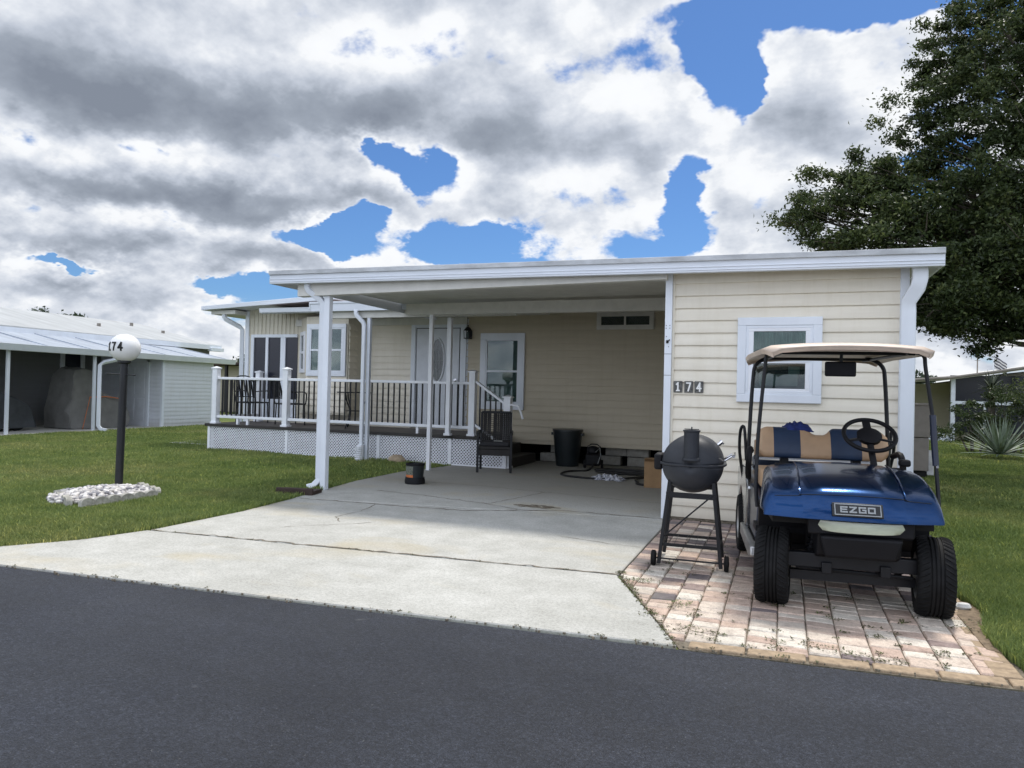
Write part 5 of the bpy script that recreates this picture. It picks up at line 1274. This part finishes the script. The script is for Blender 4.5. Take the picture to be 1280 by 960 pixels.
b = MB(); b.box(NX-.06, NX+.02, 15.80, 15.88, 0, 2.05); b.box(NX-.02, NX+.02, 17.70, 17.78, 0, 2.02); b.build('corner_trim', M['white'], nb, world=True, bevel=.004)
b = MB(); b.box(-18.62, -18.54, 15.78, 15.85, 0, 2.0); b.box(-17.66, -17.58, 15.78, 15.85, 0, 2.0); b.box(-18.62, -17.58, 15.78, 15.85, 1.93, 2.02); b.build('door_frame', M['white'], nb, world=True, bevel=.004)
b = MB(); b.box(-18.54, -17.66, 15.80, 15.84, .02, 1.93); nd = b.build('door', M['door'], nb, world=True)
b = MB()
for (x0, x1) in ((-18.45, -18.15), (-18.05, -17.75)):
    for (z0, z1) in ((.2, .85), (.98, 1.75)): b.box(x0, x1, 15.79, 15.80, z0, z1)
W_(b, nb).build('door_panels', M['door'], nd, bevel=.006)
b = MB(); b.box(-19.6, NX+.12, 6, 15.85, -.02, .03); struct(b.build('patio', M['lightpath'], smooth=False), label='concrete floor of the neighbouring carport')
# covered vehicles
def cover(name, label, loc, prof, w, m, rz=0, taper=.82, cat='covered vehicle'):
    t_ = thing(name, label, cat, loc, rz); rows = []
    rr = random.Random(len(label))
    for v_ in [-1, -.96, -.85, -.6, -.3, 0, .3, .6, .85, .96, 1]:
        a = abs(v_); k = 1 if a < .85 else (1-.25*((a-.85)/.15)**2)
        rows.append([(v_*w*(1-.16*(z/1.65)**1.2)+rr.gauss(0, .018), y+rr.gauss(0, .015), z*k+rr.gauss(0, .022)*(z > .1)) for y, z in prof])
    b = MB(); b.grid(rows); n_ = len(prof); b.f.append(tuple(range(n_))); b.m.append(0); b.f.append(tuple(range(10*n_, 11*n_))[::-1]); b.m.append(0)
    b.build('cover', m, t_, angle=24, sub=0); return t_
cv = cover('covered_golf_cart', 'grey fabric covered golf cart under the neighbour carport, tied with an orange cord', (-18.15, 14.25, .03), [(-.80, .02), (-.84, .25), (-.86, .5), (-.82, .80), (-.76, 1.1), (-.72, 1.38), (-.62, 1.62), (-.35, 1.67), (-.12, 1.56), (.02, 1.2), (.14, .98), (.35, .90), (.62, .85), (.80, .74), (.90, .5), (.90, .25), (.85, .02)], .55, M['tarp'], R(-3))
b = MB(); b.tube([(.54, -.3, .86), (.53, .2, .875), (.54, .8, .80)], .014, 6); b.tube([(.57, -.5, .0), (.555, -.3, .86)], .008, 6); b.build('cord', M['orange'], cv)
cv2 = cover('covered_motorcycle', 'dark tarpaulin covered motorcycle at the left edge under the neighbour carport', (-18.3, 11.6, .03), [(-1.1, .10), (-1.1, .5), (-.7, 1.0), (-.3, 1.15), (0, 1.0), (.6, .85), (1.0, .6), (1.1, .10)], .42, M['tarpd'], R(8))
b = MB(); b.lathe([(.12, -.05), (.26, -.06), (.28, 0), (.26, .06), (.12, .05)], 24, 'x', (.30, .65, .28)); wv = b.build('wheel', M['rubber'], cv2)
b = MB(); b.tube([(.33, .1, .18), (.36, .5, .16), (.36, .9, .2)], .04, 10); b.build('exhaust_pipe', M['chrome'], cv2)

# beige house behind the deck
bh = thing('distant_house', 'beige house with dark roof edge seen between the neighbour shed and the deck', 'house', (-24, 27, 0))
b = MB(); b.box(-31, -20, 27, 33, 0, 2.2); b.build('wall', M['beige'], bh, world=True, smooth=False)
b = MB(); b.hexa([(-31.5, 26.2, 2.0), (-20, 26.2, 2.36), (-20, 33, 2.36), (-31.5, 33, 2.0), (-31.5, 26.2, 2.1), (-20, 26.2, 2.46), (-20, 33, 2.46), (-31.5, 33, 2.1)]); b.build('roof', M['wood_dk'], bh, world=True)
for x_ in (-24.6, -22.9): b = MB(); b.box(x_-.06, x_+.06, 26.4, 26.52, 0, 2.3); b.build('post', M['black'], bh, world=True)
b = MB(); b.box(-23.8, -23.0, 26.96, 27, .9, 1.8); wn = b.build('window', M['white'], bh, world=True)
b = MB(); b.box(-23.72, -23.08, 26.95, 26.955, .98, 1.72); W_(b, bh).build('pane', M['screen'], wn, smooth=False)

# ------------------------------------------------------------------ right side: AC, neighbour, plants
ac = thing('air_conditioner', 'tall taupe air conditioning unit beside the shed corner at the right', 'air conditioner', (1.93, 14.2, 0), R(-4))
b = MB(); b.box(-.40, .40, -.38, .38, .14, .70); b.build('lower_cabinet', M['acgrey'], ac, bevel=.012)
b = MB(); b.box(-.41, .41, -.39, .39, .71, 1.25); b.build('upper_cabinet', M['acgrey'], ac, bevel=.012)
b = MB(); b.box(-.43, .43, -.41, .41, 1.25, 1.29); b.build('top_cover', M['acgrey'], ac, bevel=.01)
b = MB(); b.box(-.32, .10, -.393, -.388, .76, 1.2)
for i in range(14): b.box(-.31, .09, -.402, -.392, .78+i*.03, .79+i*.03)
b.build('louver_grille', M['plastic'], ac)
for y_ in (-.34, .24): b = MB(); b.box(-.38, .38, y_, y_+.1, .0, .13); b.build('plinth', M['dark'], ac)
ub = thing('utility_pedestal', 'small pale plastic pedestal standing on the grass right of the air conditioner', 'utility box', (2.42, 14.5, 0))
b = MB(); b.prismx([(-.09, 0), (.09, 0), (.08, .40), (.02, .46), (-.05, .44)], -.07, .07); b.build('housing', M['stone'], ub, bevel=.015)
b = MB(); b.box(-.05, .05, -.098, -.085, .12, .3); b.build('cover_plate', M['stone'], ub, bevel=.004)

n2 = thing('neighbor_house', 'dark beige neighbouring house at the right behind shrubs with white porch columns', 'house', (6, 27, 0))
b = MB(); b.prismy([(1.0, 0), (14, 0), (14, 3.2), (8, 2.45), (6.3, 2.15), (5.1, 1.95), (3.5, 1.85), (1.0, 1.75)], 28.6, 34); b.build('wall', M['beige'], n2, world=True, smooth=False)
rp = [(0.5, 1.78), (3.5, 1.90), (5.1, 2.04), (6.3, 2.24), (8.0, 2.55), (14, 3.3)]
b = MB(); rows = [[(x_, 26.6, z_) for x_, z_ in rp], [(x_, 26.6, z_+.10) for x_, z_ in rp], [(x_, 34.5, z_+.10) for x_, z_ in rp], [(x_, 34.5, z_-.02) for x_, z_ in rp], [(x_, 26.6, z_) for x_, z_ in rp]]
b.grid(rows); b.build('roof', M['soffit'], n2, world=True)
b = MB(); b.grid([[(x_, 26.57, z_+.02) for x_, z_ in rp], [(x_, 26.57, z_+.11) for x_, z_ in rp]]); b.build('fascia', M['acgrey'], n2, world=True, solid=.03)
b = MB(); b.box(3.9, 5.2, 26.9, 26.96, -.02, .27); b.box(4.98, 5.04, 26.86, 26.9, 0, .27); b.build('skirt', M['white'], n2, world=True)
for x_ in (5.14, 7.2): b = MB(); b.box(x_-.06, x_+.06, 26.8, 26.92, 0, 2.06+(x_-5.1)*.2); b.build('porch_column', M['gutterw'], n2, world=True)
b = MB(); b.box(5.2, 7.14, 26.82, 26.88, 1.24, 1.34); b.box(6.0, 6.06, 26.82, 26.88, .3, 1.24); b.build('porch_rail', M['gutterw'], n2, world=True)
b = MB(); b.box(5.2, 9, 27.6, 27.66, .3, 2.2); b.build('porch_screen', M['screen'], n2, world=True)
b = MB(); b.box(3.75, 4.25, 28.54, 28.6, .7, 1.6); wn = b.build('window', M['greysid'], n2, world=True)
b = MB(); b.box(3.80, 4.20, 28.53, 28.535, .75, 1.55); W_(b, n2).build('pane', M['screen'], wn, smooth=False)
an = thing('antenna_mast', 'thin antenna mast on the roof of the right neighbouring house', 'antenna', (5.95, 27.5, 2.2))
b = MB(); b.tube([(0, 0, 0), (0, 0, .75)], .02, 6); b.tube([(-.12, 0, .62), (.12, 0, .62)], .008, 5); b.tube([(-.08, 0, .5), (.08, 0, .5)], .008, 5); b.build('mast', M['acgrey'], an)
fl = thing('flagpole', 'small flagpole with a drooping dark striped flag above the right neighbour roof', 'flag', (6.38, 27.4, 0))
b = MB(); b.tube([(0, 0, 0), (0, 0, 2.92)], .016, 8); b.lathe([(.001, 2.98), (.03, 2.95), (.001, 2.91)], 10, 'z', caps=False); b.build('pole', M['gutterw'], fl)
rows = []
for i in range(9): rows.append([(.02+.045*j, .03*sin(j*.9), 2.86-.05*i-.035*j-.01*sin(j*1.5)) for j in range(9)])
for nm, mm, idx in (('flag_stripes', 'flag', range(0, 8, 2)), ('flag_stripes', 'stone', range(1, 8, 2))):
    b = MB()
    for i in idx: b.grid([rows[i], rows[i+1]])
    b.build(nm, M[mm], fl, solid=.004)

# leaves
def leafcloud(name, clumps, per, size, mtl, parent, flat=.8, seedk=1, asp=.42, sub=7, subr=.42):
    """leaf faces scattered in small sprigs inside each clump"""
    r = np.random.default_rng(seedk); Vs, Ts = [], []
    for (x, y, z, rad) in clumps:
        ns = max(3, int(sub*(rad/.6)**2)); 
        d = r.standard_normal((ns, 3)); d /= np.linalg.norm(d, axis=1)[:,None]; cr = rad*r.random(ns)**.40
        cc = np.array([x, y, z])+d*cr[:,None]*np.array([1, 1, flat])
        for c in cc:
            n = int(per*r.uniform(.5, 1.4)); s = rad*0+subr*r.uniform(.4, 1.1)*.55
            p = c+r.standard_normal((n, 3))*np.array([s, s, s*.55])*.55
            L_ = size*r.uniform(.6, 1.35, n)[:,None]
            u = r.standard_normal((n,3)); u /= np.linalg.norm(u, axis=1)[:,None]
            w = np.cross(u, r.standard_normal((n,3))); w /= np.linalg.norm(w, axis=1)[:,None]
            nn = np.cross(u, w)
            V = np.stack([p-u*L_*.5, p+w*L_*asp*.5+nn*L_*.08, p+u*L_*.5, p-w*L_*asp*.5+nn*L_*.08], 1)
            tone = np.clip(r.normal(.45, .22, n)+r.normal(0, .12), 0, 1)
            Vs.append(V.reshape(-1,3)); Ts.append(tone)
    V = np.concatenate(Vs); F = np.arange(len(V)).reshape(-1,4)
    if parent is not None: V = V-np.array(parent.location[:])
    o = mesh_np(name, V, F, mtl, np.concatenate(Ts), parent); return o
oak_clumps = [(0.19,13.00,4.50,0.44),(0.69,13.20,4.86,0.60),(0.75,13.00,4.12,0.56),(1.26,13.50,5.23,0.53),(1.40,13.00,4.48,0.66),(1.47,12.50,3.72,0.64),(2.11,14.00,6.22,0.72),(2.12,14.00,5.45,0.48),(2.42,14.50,7.22,0.66),(2.78,14.50,7.89,0.67),(3.15,14.00,7.86,0.81),(2.88,14.00,6.67,0.80),(2.62,13.50,5.58,0.50),(3.17,13.50,5.91,0.94),(1.98,13.00,4.31,0.59),(2.86,13.00,4.63,0.90),(2.19,12.80,3.62,0.80),(2.87,12.50,3.53,0.87),(2.20,12.50,2.95,0.64),(2.77,12.50,2.87,0.72),(2.47,12.50,2.46,0.40),(3.09,12.50,2.45,0.41),(2.04,12.50,2.64,0.34),(2.73,12.50,2.21,0.23),(3.70,13.50,7.00,0.95),(3.69,13.00,5.06,1.07),(3.42,12.00,3.30,0.98),(3.38,12.50,2.62,0.44),(0.42,13.1,4.42,.50),(1.05,13.2,4.75,.55),(1.7,13.0,4.9,.5),(1.05,12.9,3.95,.5),(1.75,12.8,4.2,.55),(2.4,13.9,5.3,.5)]
oak = thing('oak_tree', 'large dark green oak tree spreading over the right end of the house', 'tree', (5.4, 14.2, 0))
extra = []
r0 = random.Random(11)
for i in range(46):
    a = r0.uniform(0, 2*pi); d_ = r0.uniform(.8, 4.4); z_ = r0.uniform(3.2, 9.2); k = 1-abs(z_-5.5)/6
    x_, y_ = 6.0+d_*cos(a)*k*1.1, 14.8+d_*sin(a)*k
    if x_ > 3.9 or (y_ > 14.6 and x_ > 2.3 and z_ < 8.0 and False): extra.append((x_, y_, z_, r0.uniform(.7, 1.15)))
for i in range(12): extra.append((r0.uniform(1.6, 4.2), r0.uniform(14.2, 16.2), r0.uniform(3.0, 5.2), r0.uniform(.7, 1.0)))
b = MB(); trunk = spline([(0, 0, 0), (.05, .0, .9), (-.1, -.1, 1.9), (-.2, -.1, 2.8), (-.1, 0, 4.2), (.1, .1, 5.8), (.2, .2, 7.6)], 5)
b.tube(trunk, [.42-.36*(i/(len(trunk)-1))**.9 for i in range(len(trunk))], 14); b.build('trunk', M['bark'], oak)
r1 = random.Random(4)
for (x_, y_, z_, rd) in oak_clumps+extra:
    tx, ty, tz = x_-5.4, y_-14.2, z_; zs = max(1.8, min(6.8, tz*.62+.3)); L_ = math.hypot(tx, ty)
    if L_ < .5: continue
    mid = (tx*.55+r1.gauss(0,.22), ty*.55+r1.gauss(0,.3), zs+(tz-zs)*.5+r1.gauss(0,.25))
    b = MB(); P = spline([(-.1, 0, zs), (tx*.2, ty*.2, zs+(tz-zs)*.3), mid, (tx, ty, tz)], 4)
    b.tube(P, [.075*(1-.9*i/(len(P)-1))+.005 for i in range(len(P))], 6)
    for k in range(5):
        i = r1.randrange(5, len(P)); q = P[i]; e = (tx+r1.uniform(-1,1)*rd*.8, ty+r1.uniform(-1,1)*rd*.8, tz+r1.uniform(-1,1)*rd*.7)
        b.tube([q, ((q[0]+e[0])/2+r1.gauss(0,.06), (q[1]+e[1])/2, (q[2]+e[2])/2+.05), e], [.02, .012, .004], 5)
    b.build('limb', M['bark'], oak)
leafcloud('crown', oak_clumps+extra, 185, .072, M['oak'], oak, seedk=3, sub=17)

# shrubs at the right
def shrub(loc, clumps, label, m, per=120, size=.07, sub=9, kind='shrub', cat='shrub', seedk=5, stemz=.6):
    t_ = thing(kind, label, cat, loc); r = random.Random(seedk)
    leafcloud('foliage', [(loc[0]+x_, loc[1]+y_, z_, rd) for x_, y_, z_, rd in clumps], per, size, m, t_, seedk=seedk, sub=sub)
    b = MB()
    for (x_, y_, z_, rd) in clumps: b.tube([(x_*.3, y_*.3, 0), (x_*.7, y_*.7, z_*.6), (x_, y_, z_)], [.03, .02, .008], 6)
    b.build('stem', M['bark'], t_); return t_
shrub((4.6, 21.5, 0), [(-.35, 0, .5, .5), (0, .2, .9, .6), (-.1, .1, 1.15, .45), (.4, 0, .6, .6), (.5, .3, 1.2, .5)], 'leafy shrub in front of the right neighbour porch column', M['shrub'], seedk=5)
shrub((5.75, 22.0, 0), [(-.3, 0, .8, .7), (.1, .2, 1.45, .65), (.5, .2, .9, .8), (-.45, .1, 1.45, .45), (.9, .4, 1.5, .7), (1.4, .3, .8, .8)], 'tall dark shrub behind the yucca at the right edge', M['oak'], seedk=6, per=150)
shrub((4.05, 24.5, 0), [(0, 0, .35, .3), (.3, 0, .45, .32)], 'low shrub by the white skirt of the right neighbouring house', M['shrub'], seedk=8)
shrub((6.6, 20.6, 0), [(0, 0, .35, .45), (.5, .1, .4, .5)], 'low bush at the right edge beside the yucca', M['shrub'], seedk=9)
# palm like plant
pm = thing('palm_plant', 'spiky dark palm rising above the shrubs by the right neighbour', 'palm', (5.15, 22.3, 0))
b = MB(); b.tube([(0, 0, 0), (.03, 0, .8), (0, 0, 1.65)], [.09, .08, .07], 10); b.build('trunk', M['bark'], pm)
b = MB(); r = random.Random(2)
for i in range(40):
    a = r.uniform(0, 2*pi); el = R(r.uniform(-15, 80)); L_ = r.uniform(.4, .62); d_ = Vector((cos(a)*cos(el), sin(a)*cos(el), sin(el)))
    sd = Vector((-sin(a), cos(a), 0)); c0 = Vector((0, 0, 1.68)); p1 = c0+d_*L_*.6; p2 = c0+d_*L_+Vector((0, 0, -.06)); w_ = .022
    b.add([c0-sd*.008, c0+sd*.008, p1+sd*w_, p1-sd*w_, p2], [(0,1,2,3), (3,2,4)])
b.build('fronds', M['palm'], pm)
yc = thing('yucca_plant', 'grey green spiky yucca with radiating blades on the right lawn', 'yucca', (4.72, 19.6, 0))
b = MB(); r = random.Random(12)
for i in range(110):
    a = r.uniform(0, 2*pi); el = R(r.uniform(2, 84)); L_ = r.uniform(.75, 1.05)*(1 if el > .3 else .85); d_ = Vector((cos(a)*cos(el), sin(a)*cos(el), sin(el)))
    sd = Vector((-sin(a), cos(a), 0)); up = sd.cross(d_); c0 = Vector((cos(a)*.05, sin(a)*.05, .12)); w_ = .026
    rows = []
    for t, ww in ((0, .5), (.35, 1), (.7, .7), (1, .05)):
        c = c0+d_*L_*t+Vector((0, 0, -.10*t*t*cos(el))); rows.append([c-sd*w_*ww, c+up*(-.008)*ww, c+sd*w_*ww])
    b.grid(rows)
b.build('blades', M['yucca'], yc)
# far trees
def fartree(x_, y_, h_, rd, label, seedk):
    t_ = thing('distant_tree', label, 'tree', (x_, y_, 0)); r = random.Random(seedk)
    b = MB(); b.tube([(0, 0, 0), (0, 0, h_*.7)], [.25, .12], 8); b.build('trunk', M['bark'], t_)
    cl_ = [(x_+r.uniform(-1,1)*rd, y_+r.uniform(-1,1)*rd, h_*r.uniform(.55, .95), rd*r.uniform(.4, .65)) for i in range(7)]
    leafcloud('crown', cl_, 60, .35, M['fartree'], t_, seedk=seedk, sub=3, subr=1.4)
fartree(-60.5, 40, 6.9, 1.3, 'distant tree whose top shows above the left roof ridge at the picture edge', 21)
fartree(-56.5, 41, 6.7, 1.6, 'distant tree whose crown just clears the left roof, second from the edge', 22)
fartree(-50, 55, 3.6, 2.2, 'small distant tree low over the neighbouring shed roof', 23)
fartree(-38, 62, 3.6, 2.4, 'far tree behind the beige house roof', 24)
fartree(9.0, 60, 3.4, .9, 'far bush top peeking over the right neighbour roof', 25)

# ------------------------------------------------------------------ sky with clouds, sun
w = bpy.data.worlds.new('World'); S.world = w; w.use_nodes = True
N, L = w.node_tree.nodes, w.node_tree.links
bg = N['Background']
sky = N.new('ShaderNodeTexSky'); sky.sky_type = 'NISHITA'; sky.sun_disc = False
SUN_EL, SUN_AZ = R(66), R(12)      # azimuth measured from +Y towards +X
sky.sun_elevation = SUN_EL; sky.sun_rotation = SUN_AZ; sky.air_density = 1.0; sky.dust_density = .6; sky.ozone_density = 1.6
D = N.new('ShaderNodeTexCoord').outputs['Generated']
sx = N.new('ShaderNodeSeparateXYZ'); L.new(D, sx.inputs[0]); X, Y, Z = sx.outputs
A = math_(N, L, 'ARCTAN2', X, Y); E = math_(N, L, 'ARCSINE', Z)
zp = math_(N, L, 'ADD', math_(N, L, 'MAXIMUM', Z, 0), .50)
Q = N.new('ShaderNodeCombineXYZ'); L.new(math_(N, L, 'DIVIDE', X, zp), Q.inputs[0]); L.new(math_(N, L, 'DIVIDE', Y, zp), Q.inputs[1])
# domain warp of the (azimuth, elevation) field
wn_ = N.new('ShaderNodeTexNoise'); wn_.inputs['Scale'].default_value = 5.4; wn_.inputs['Detail'].default_value = 5; wn_.inputs['Roughness'].default_value = .62; L.new(Q.outputs[0], wn_.inputs['Vector'])
ws = N.new('ShaderNodeSeparateColor'); L.new(wn_.outputs['Color'], ws.inputs[0])
A2 = math_(N, L, 'ADD', A, math_(N, L, 'MULTIPLY', math_(N, L, 'SUBTRACT', ws.outputs[0], .5), .16))
E2 = math_(N, L, 'ADD', E, math_(N, L, 'MULTIPLY', math_(N, L, 'SUBTRACT', ws.outputs[1], .5), .11))
BL = [(-0.789,0.345,0.257,0.047,0.8),(-0.938,0.342,0.129,0.041,0.5),(-0.553,0.330,0.111,0.044,0.6),(-0.902,0.225,0.154,0.024,0.6),(-0.718,0.234,0.178,0.026,0.65),(-0.573,0.262,0.066,0.026,0.5),(-0.307,0.335,0.122,0.04,0.28),(-0.421,0.373,0.079,0.058,0.25),(-0.875,0.162,0.188,0.015,0.35),(-0.686,0.168,0.083,0.017,0.35),(-0.175,0.401,0.064,0.046,0.15),(0.022,0.319,0.093,0.056,0.22),(-0.915,0.105,0.104,0.009,0.25),
(-0.843,0.284,0.16,0.013,-0.3),(-0.638,0.298,0.075,0.018,-0.35),(-0.50,0.444,0.10,0.040,-0.3),(-0.30,0.43,0.12,0.05,-0.2),(-0.875,0.191,0.188,0.009,-0.2),(-0.964,0.124,0.048,0.015,-0.15),(-0.462,0.248,0.067,0.023,-0.15),(-0.304,0.231,0.100,0.032,.12),(-.8,.10,.3,.03,-.15),(-.27,.32,.17,.10,-.06),
(-0.497,0.304,0.051,0.036,-1.3),(-0.568,0.314,0.024,0.010,-0.8),(-0.625,0.207,0.053,0.016,-1.1),(-0.574,0.229,0.024,0.019,-0.9),(-0.416,0.207,0.050,0.015,-1.0),(-0.461,0.186,0.038,0.013,-0.8),(-0.371,0.178,0.05,0.009,-0.4),(-0.127,0.260,0.023,0.037,-1.1),(-0.157,0.205,0.022,0.020,-0.8),(-0.205,0.197,0.013,0.009,-0.9),(-0.092,0.450,0.026,0.048,-1.3),(-0.064,0.398,0.012,0.020,-0.9),(0.019,0.477,0.093,0.011,-1.2),(0.147,0.454,0.082,0.011,-1.2),(-0.715,0.125,0.051,0.009,-1.0),(-0.928,0.132,0.033,0.007,-0.8),(0.167,0.270,0.025,0.027,-0.8),(0.237,0.430,0.023,0.015,-0.8)]
T = None
for (a, e, ra, re, wt) in BL:
    u_ = math_(N, L, 'MULTIPLY', math_(N, L, 'SUBTRACT', A2, a), 1/ra); v_ = math_(N, L, 'MULTIPLY', math_(N, L, 'SUBTRACT', E2, e), 1/re)
    r2 = math_(N, L, 'MULTIPLY_ADD', u_, u_, math_(N, L, 'MULTIPLY', v_, v_))
    if wt < -.5: wt *= 1.0; g_ = math_(N, L, 'EXPONENT', math_(N, L, 'MULTIPLY', r2, -.62))
    else: g_ = math_(N, L, 'EXPONENT', math_(N, L, 'MULTIPLY', r2, -1))
    T = math_(N, L, 'MULTIPLY', g_, wt) if T is None else math_(N, L, 'MULTIPLY_ADD', g_, wt, T)
f1 = noise(N, L, Q.outputs[0], 3.4, 7, .58, .15)
mpq = N.new('ShaderNodeMapping'); mpq.inputs['Location'].default_value = (.02, -.06, 0); L.new(Q.outputs[0], mpq.inputs[0])
f2 = noise(N, L, mpq.outputs[0], 7.5, 5.5, .56, 0); f3 = noise(N, L, Q.outputs[0], 7.5, 5.5, .56, 0)
mpq2 = N.new('ShaderNodeMapping'); mpq2.inputs['Location'].default_value = (9.1, 3.3, 0); L.new(Q.outputs[0], mpq2.inputs[0])
gen = noise(N, L, mpq2.outputs[0], .75, 3, .6, 0)
# outside the painted window the sky is broken cloud from plain noise
T = math_(N, L, 'ADD', T, math_(N, L, 'MULTIPLY', math_(N, L, 'SUBTRACT', f1, .5), 1.7))
T = math_(N, L, 'ADD', T, math_(N, L, 'MULTIPLY', math_(N, L, 'SUBTRACT', f3, .5), 1.0))
front = math_(N, L, 'MULTIPLY', math_(N, L, 'LESS_THAN', math_(N, L, 'ABSOLUTE', math_(N, L, 'ADD', A, .35)), .85), math_(N, L, 'LESS_THAN', E, .56))
T = math_(N, L, 'ADD', T, math_(N, L, 'MULTIPLY', math_(N, L, 'SUBTRACT', gen, .5), math_(N, L, 'MULTIPLY_ADD', front, -1.6, 2.0)))
T = math_(N, L, 'ADD', T, .35)
mask = ramp(N, L, T, [(.0, 0), (.20, 1)], 'EASE')
lit = math_(N, L, 'MULTIPLY', math_(N, L, 'SUBTRACT', f3, f2), 1.7)
Ts = math_(N, L, 'SUBTRACT', T, lit)
shade = ramp(N, L, math_(N, L, 'MULTIPLY', Ts, .72), [(.0, (.98, 1.0, 1.03)), (.12, (.95, .97, 1.0)), (.24, (.76, .80, .87)), (.42, (.55, .60, .69)), (.64, (.36, .405, .48)), (1.0, (.24, .275, .34))])
# clouds away from the sun, brightened further to light the walls facing the camera
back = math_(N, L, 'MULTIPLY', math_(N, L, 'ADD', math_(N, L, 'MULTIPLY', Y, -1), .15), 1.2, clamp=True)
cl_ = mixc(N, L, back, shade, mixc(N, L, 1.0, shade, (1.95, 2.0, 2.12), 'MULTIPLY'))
SKYK = .11
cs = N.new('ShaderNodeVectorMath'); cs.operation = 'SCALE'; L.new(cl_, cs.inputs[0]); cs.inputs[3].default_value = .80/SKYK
skyt = mixc(N, L, 1.0, sky.outputs[0], (.40, .60, .86), 'MULTIPLY')
hz = ramp(N, L, E, [(.0, .35), (.12, 0)])
skyh = mixc(N, L, hz, skyt, tuple(v/SKYK for v in (.62, .72, .84)))
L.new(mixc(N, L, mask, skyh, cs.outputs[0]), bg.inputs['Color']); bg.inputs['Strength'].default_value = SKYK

w.cycles.sampling_method = 'MANUAL'; w.cycles.sample_map_resolution = 512
sl = bpy.data.lights.new('Sun', 'SUN'); sl.energy = 2.8; sl.angle = R(7); sl.color = (1, .96, .90)
so = bpy.data.objects.new('sun', sl); C.objects.link(so)
dv = Vector((sin(SUN_AZ)*cos(SUN_EL), cos(SUN_AZ)*cos(SUN_EL), sin(SUN_EL)))
so.rotation_euler = dv.to_track_quat('Z', 'Y').to_euler(); so.location = dv*60

# ------------------------------------------------------------------ camera
yw, pt, rl = R(21.0), R(.5), R(1.35)
fw = Vector((-sin(yw)*cos(pt), cos(yw)*cos(pt), sin(pt))); rt = Vector((cos(yw), sin(yw), 0)); up = rt.cross(fw)
Rr = rt*cos(rl)+up*sin(rl); U = -rt*sin(rl)+up*cos(rl)
cd = bpy.data.cameras.new('Camera'); cd.sensor_fit = 'HORIZONTAL'; cd.sensor_width = 36; cd.lens = 36*888/1280; cd.clip_end = 2000; cd.clip_start = .05
co = bpy.data.objects.new('camera', cd); C.objects.link(co)
co.matrix_world = Matrix(((Rr.x, U.x, -fw.x, 0), (Rr.y, U.y, -fw.y, 0), (Rr.z, U.z, -fw.z, 1.35), (0, 0, 0, 1)))
S.camera = co
S.render.engine = 'CYCLES'
S.view_settings.view_transform = 'Standard'; S.view_settings.look = 'None'; S.view_settings.gamma = 1; S.view_settings.exposure = 0.30
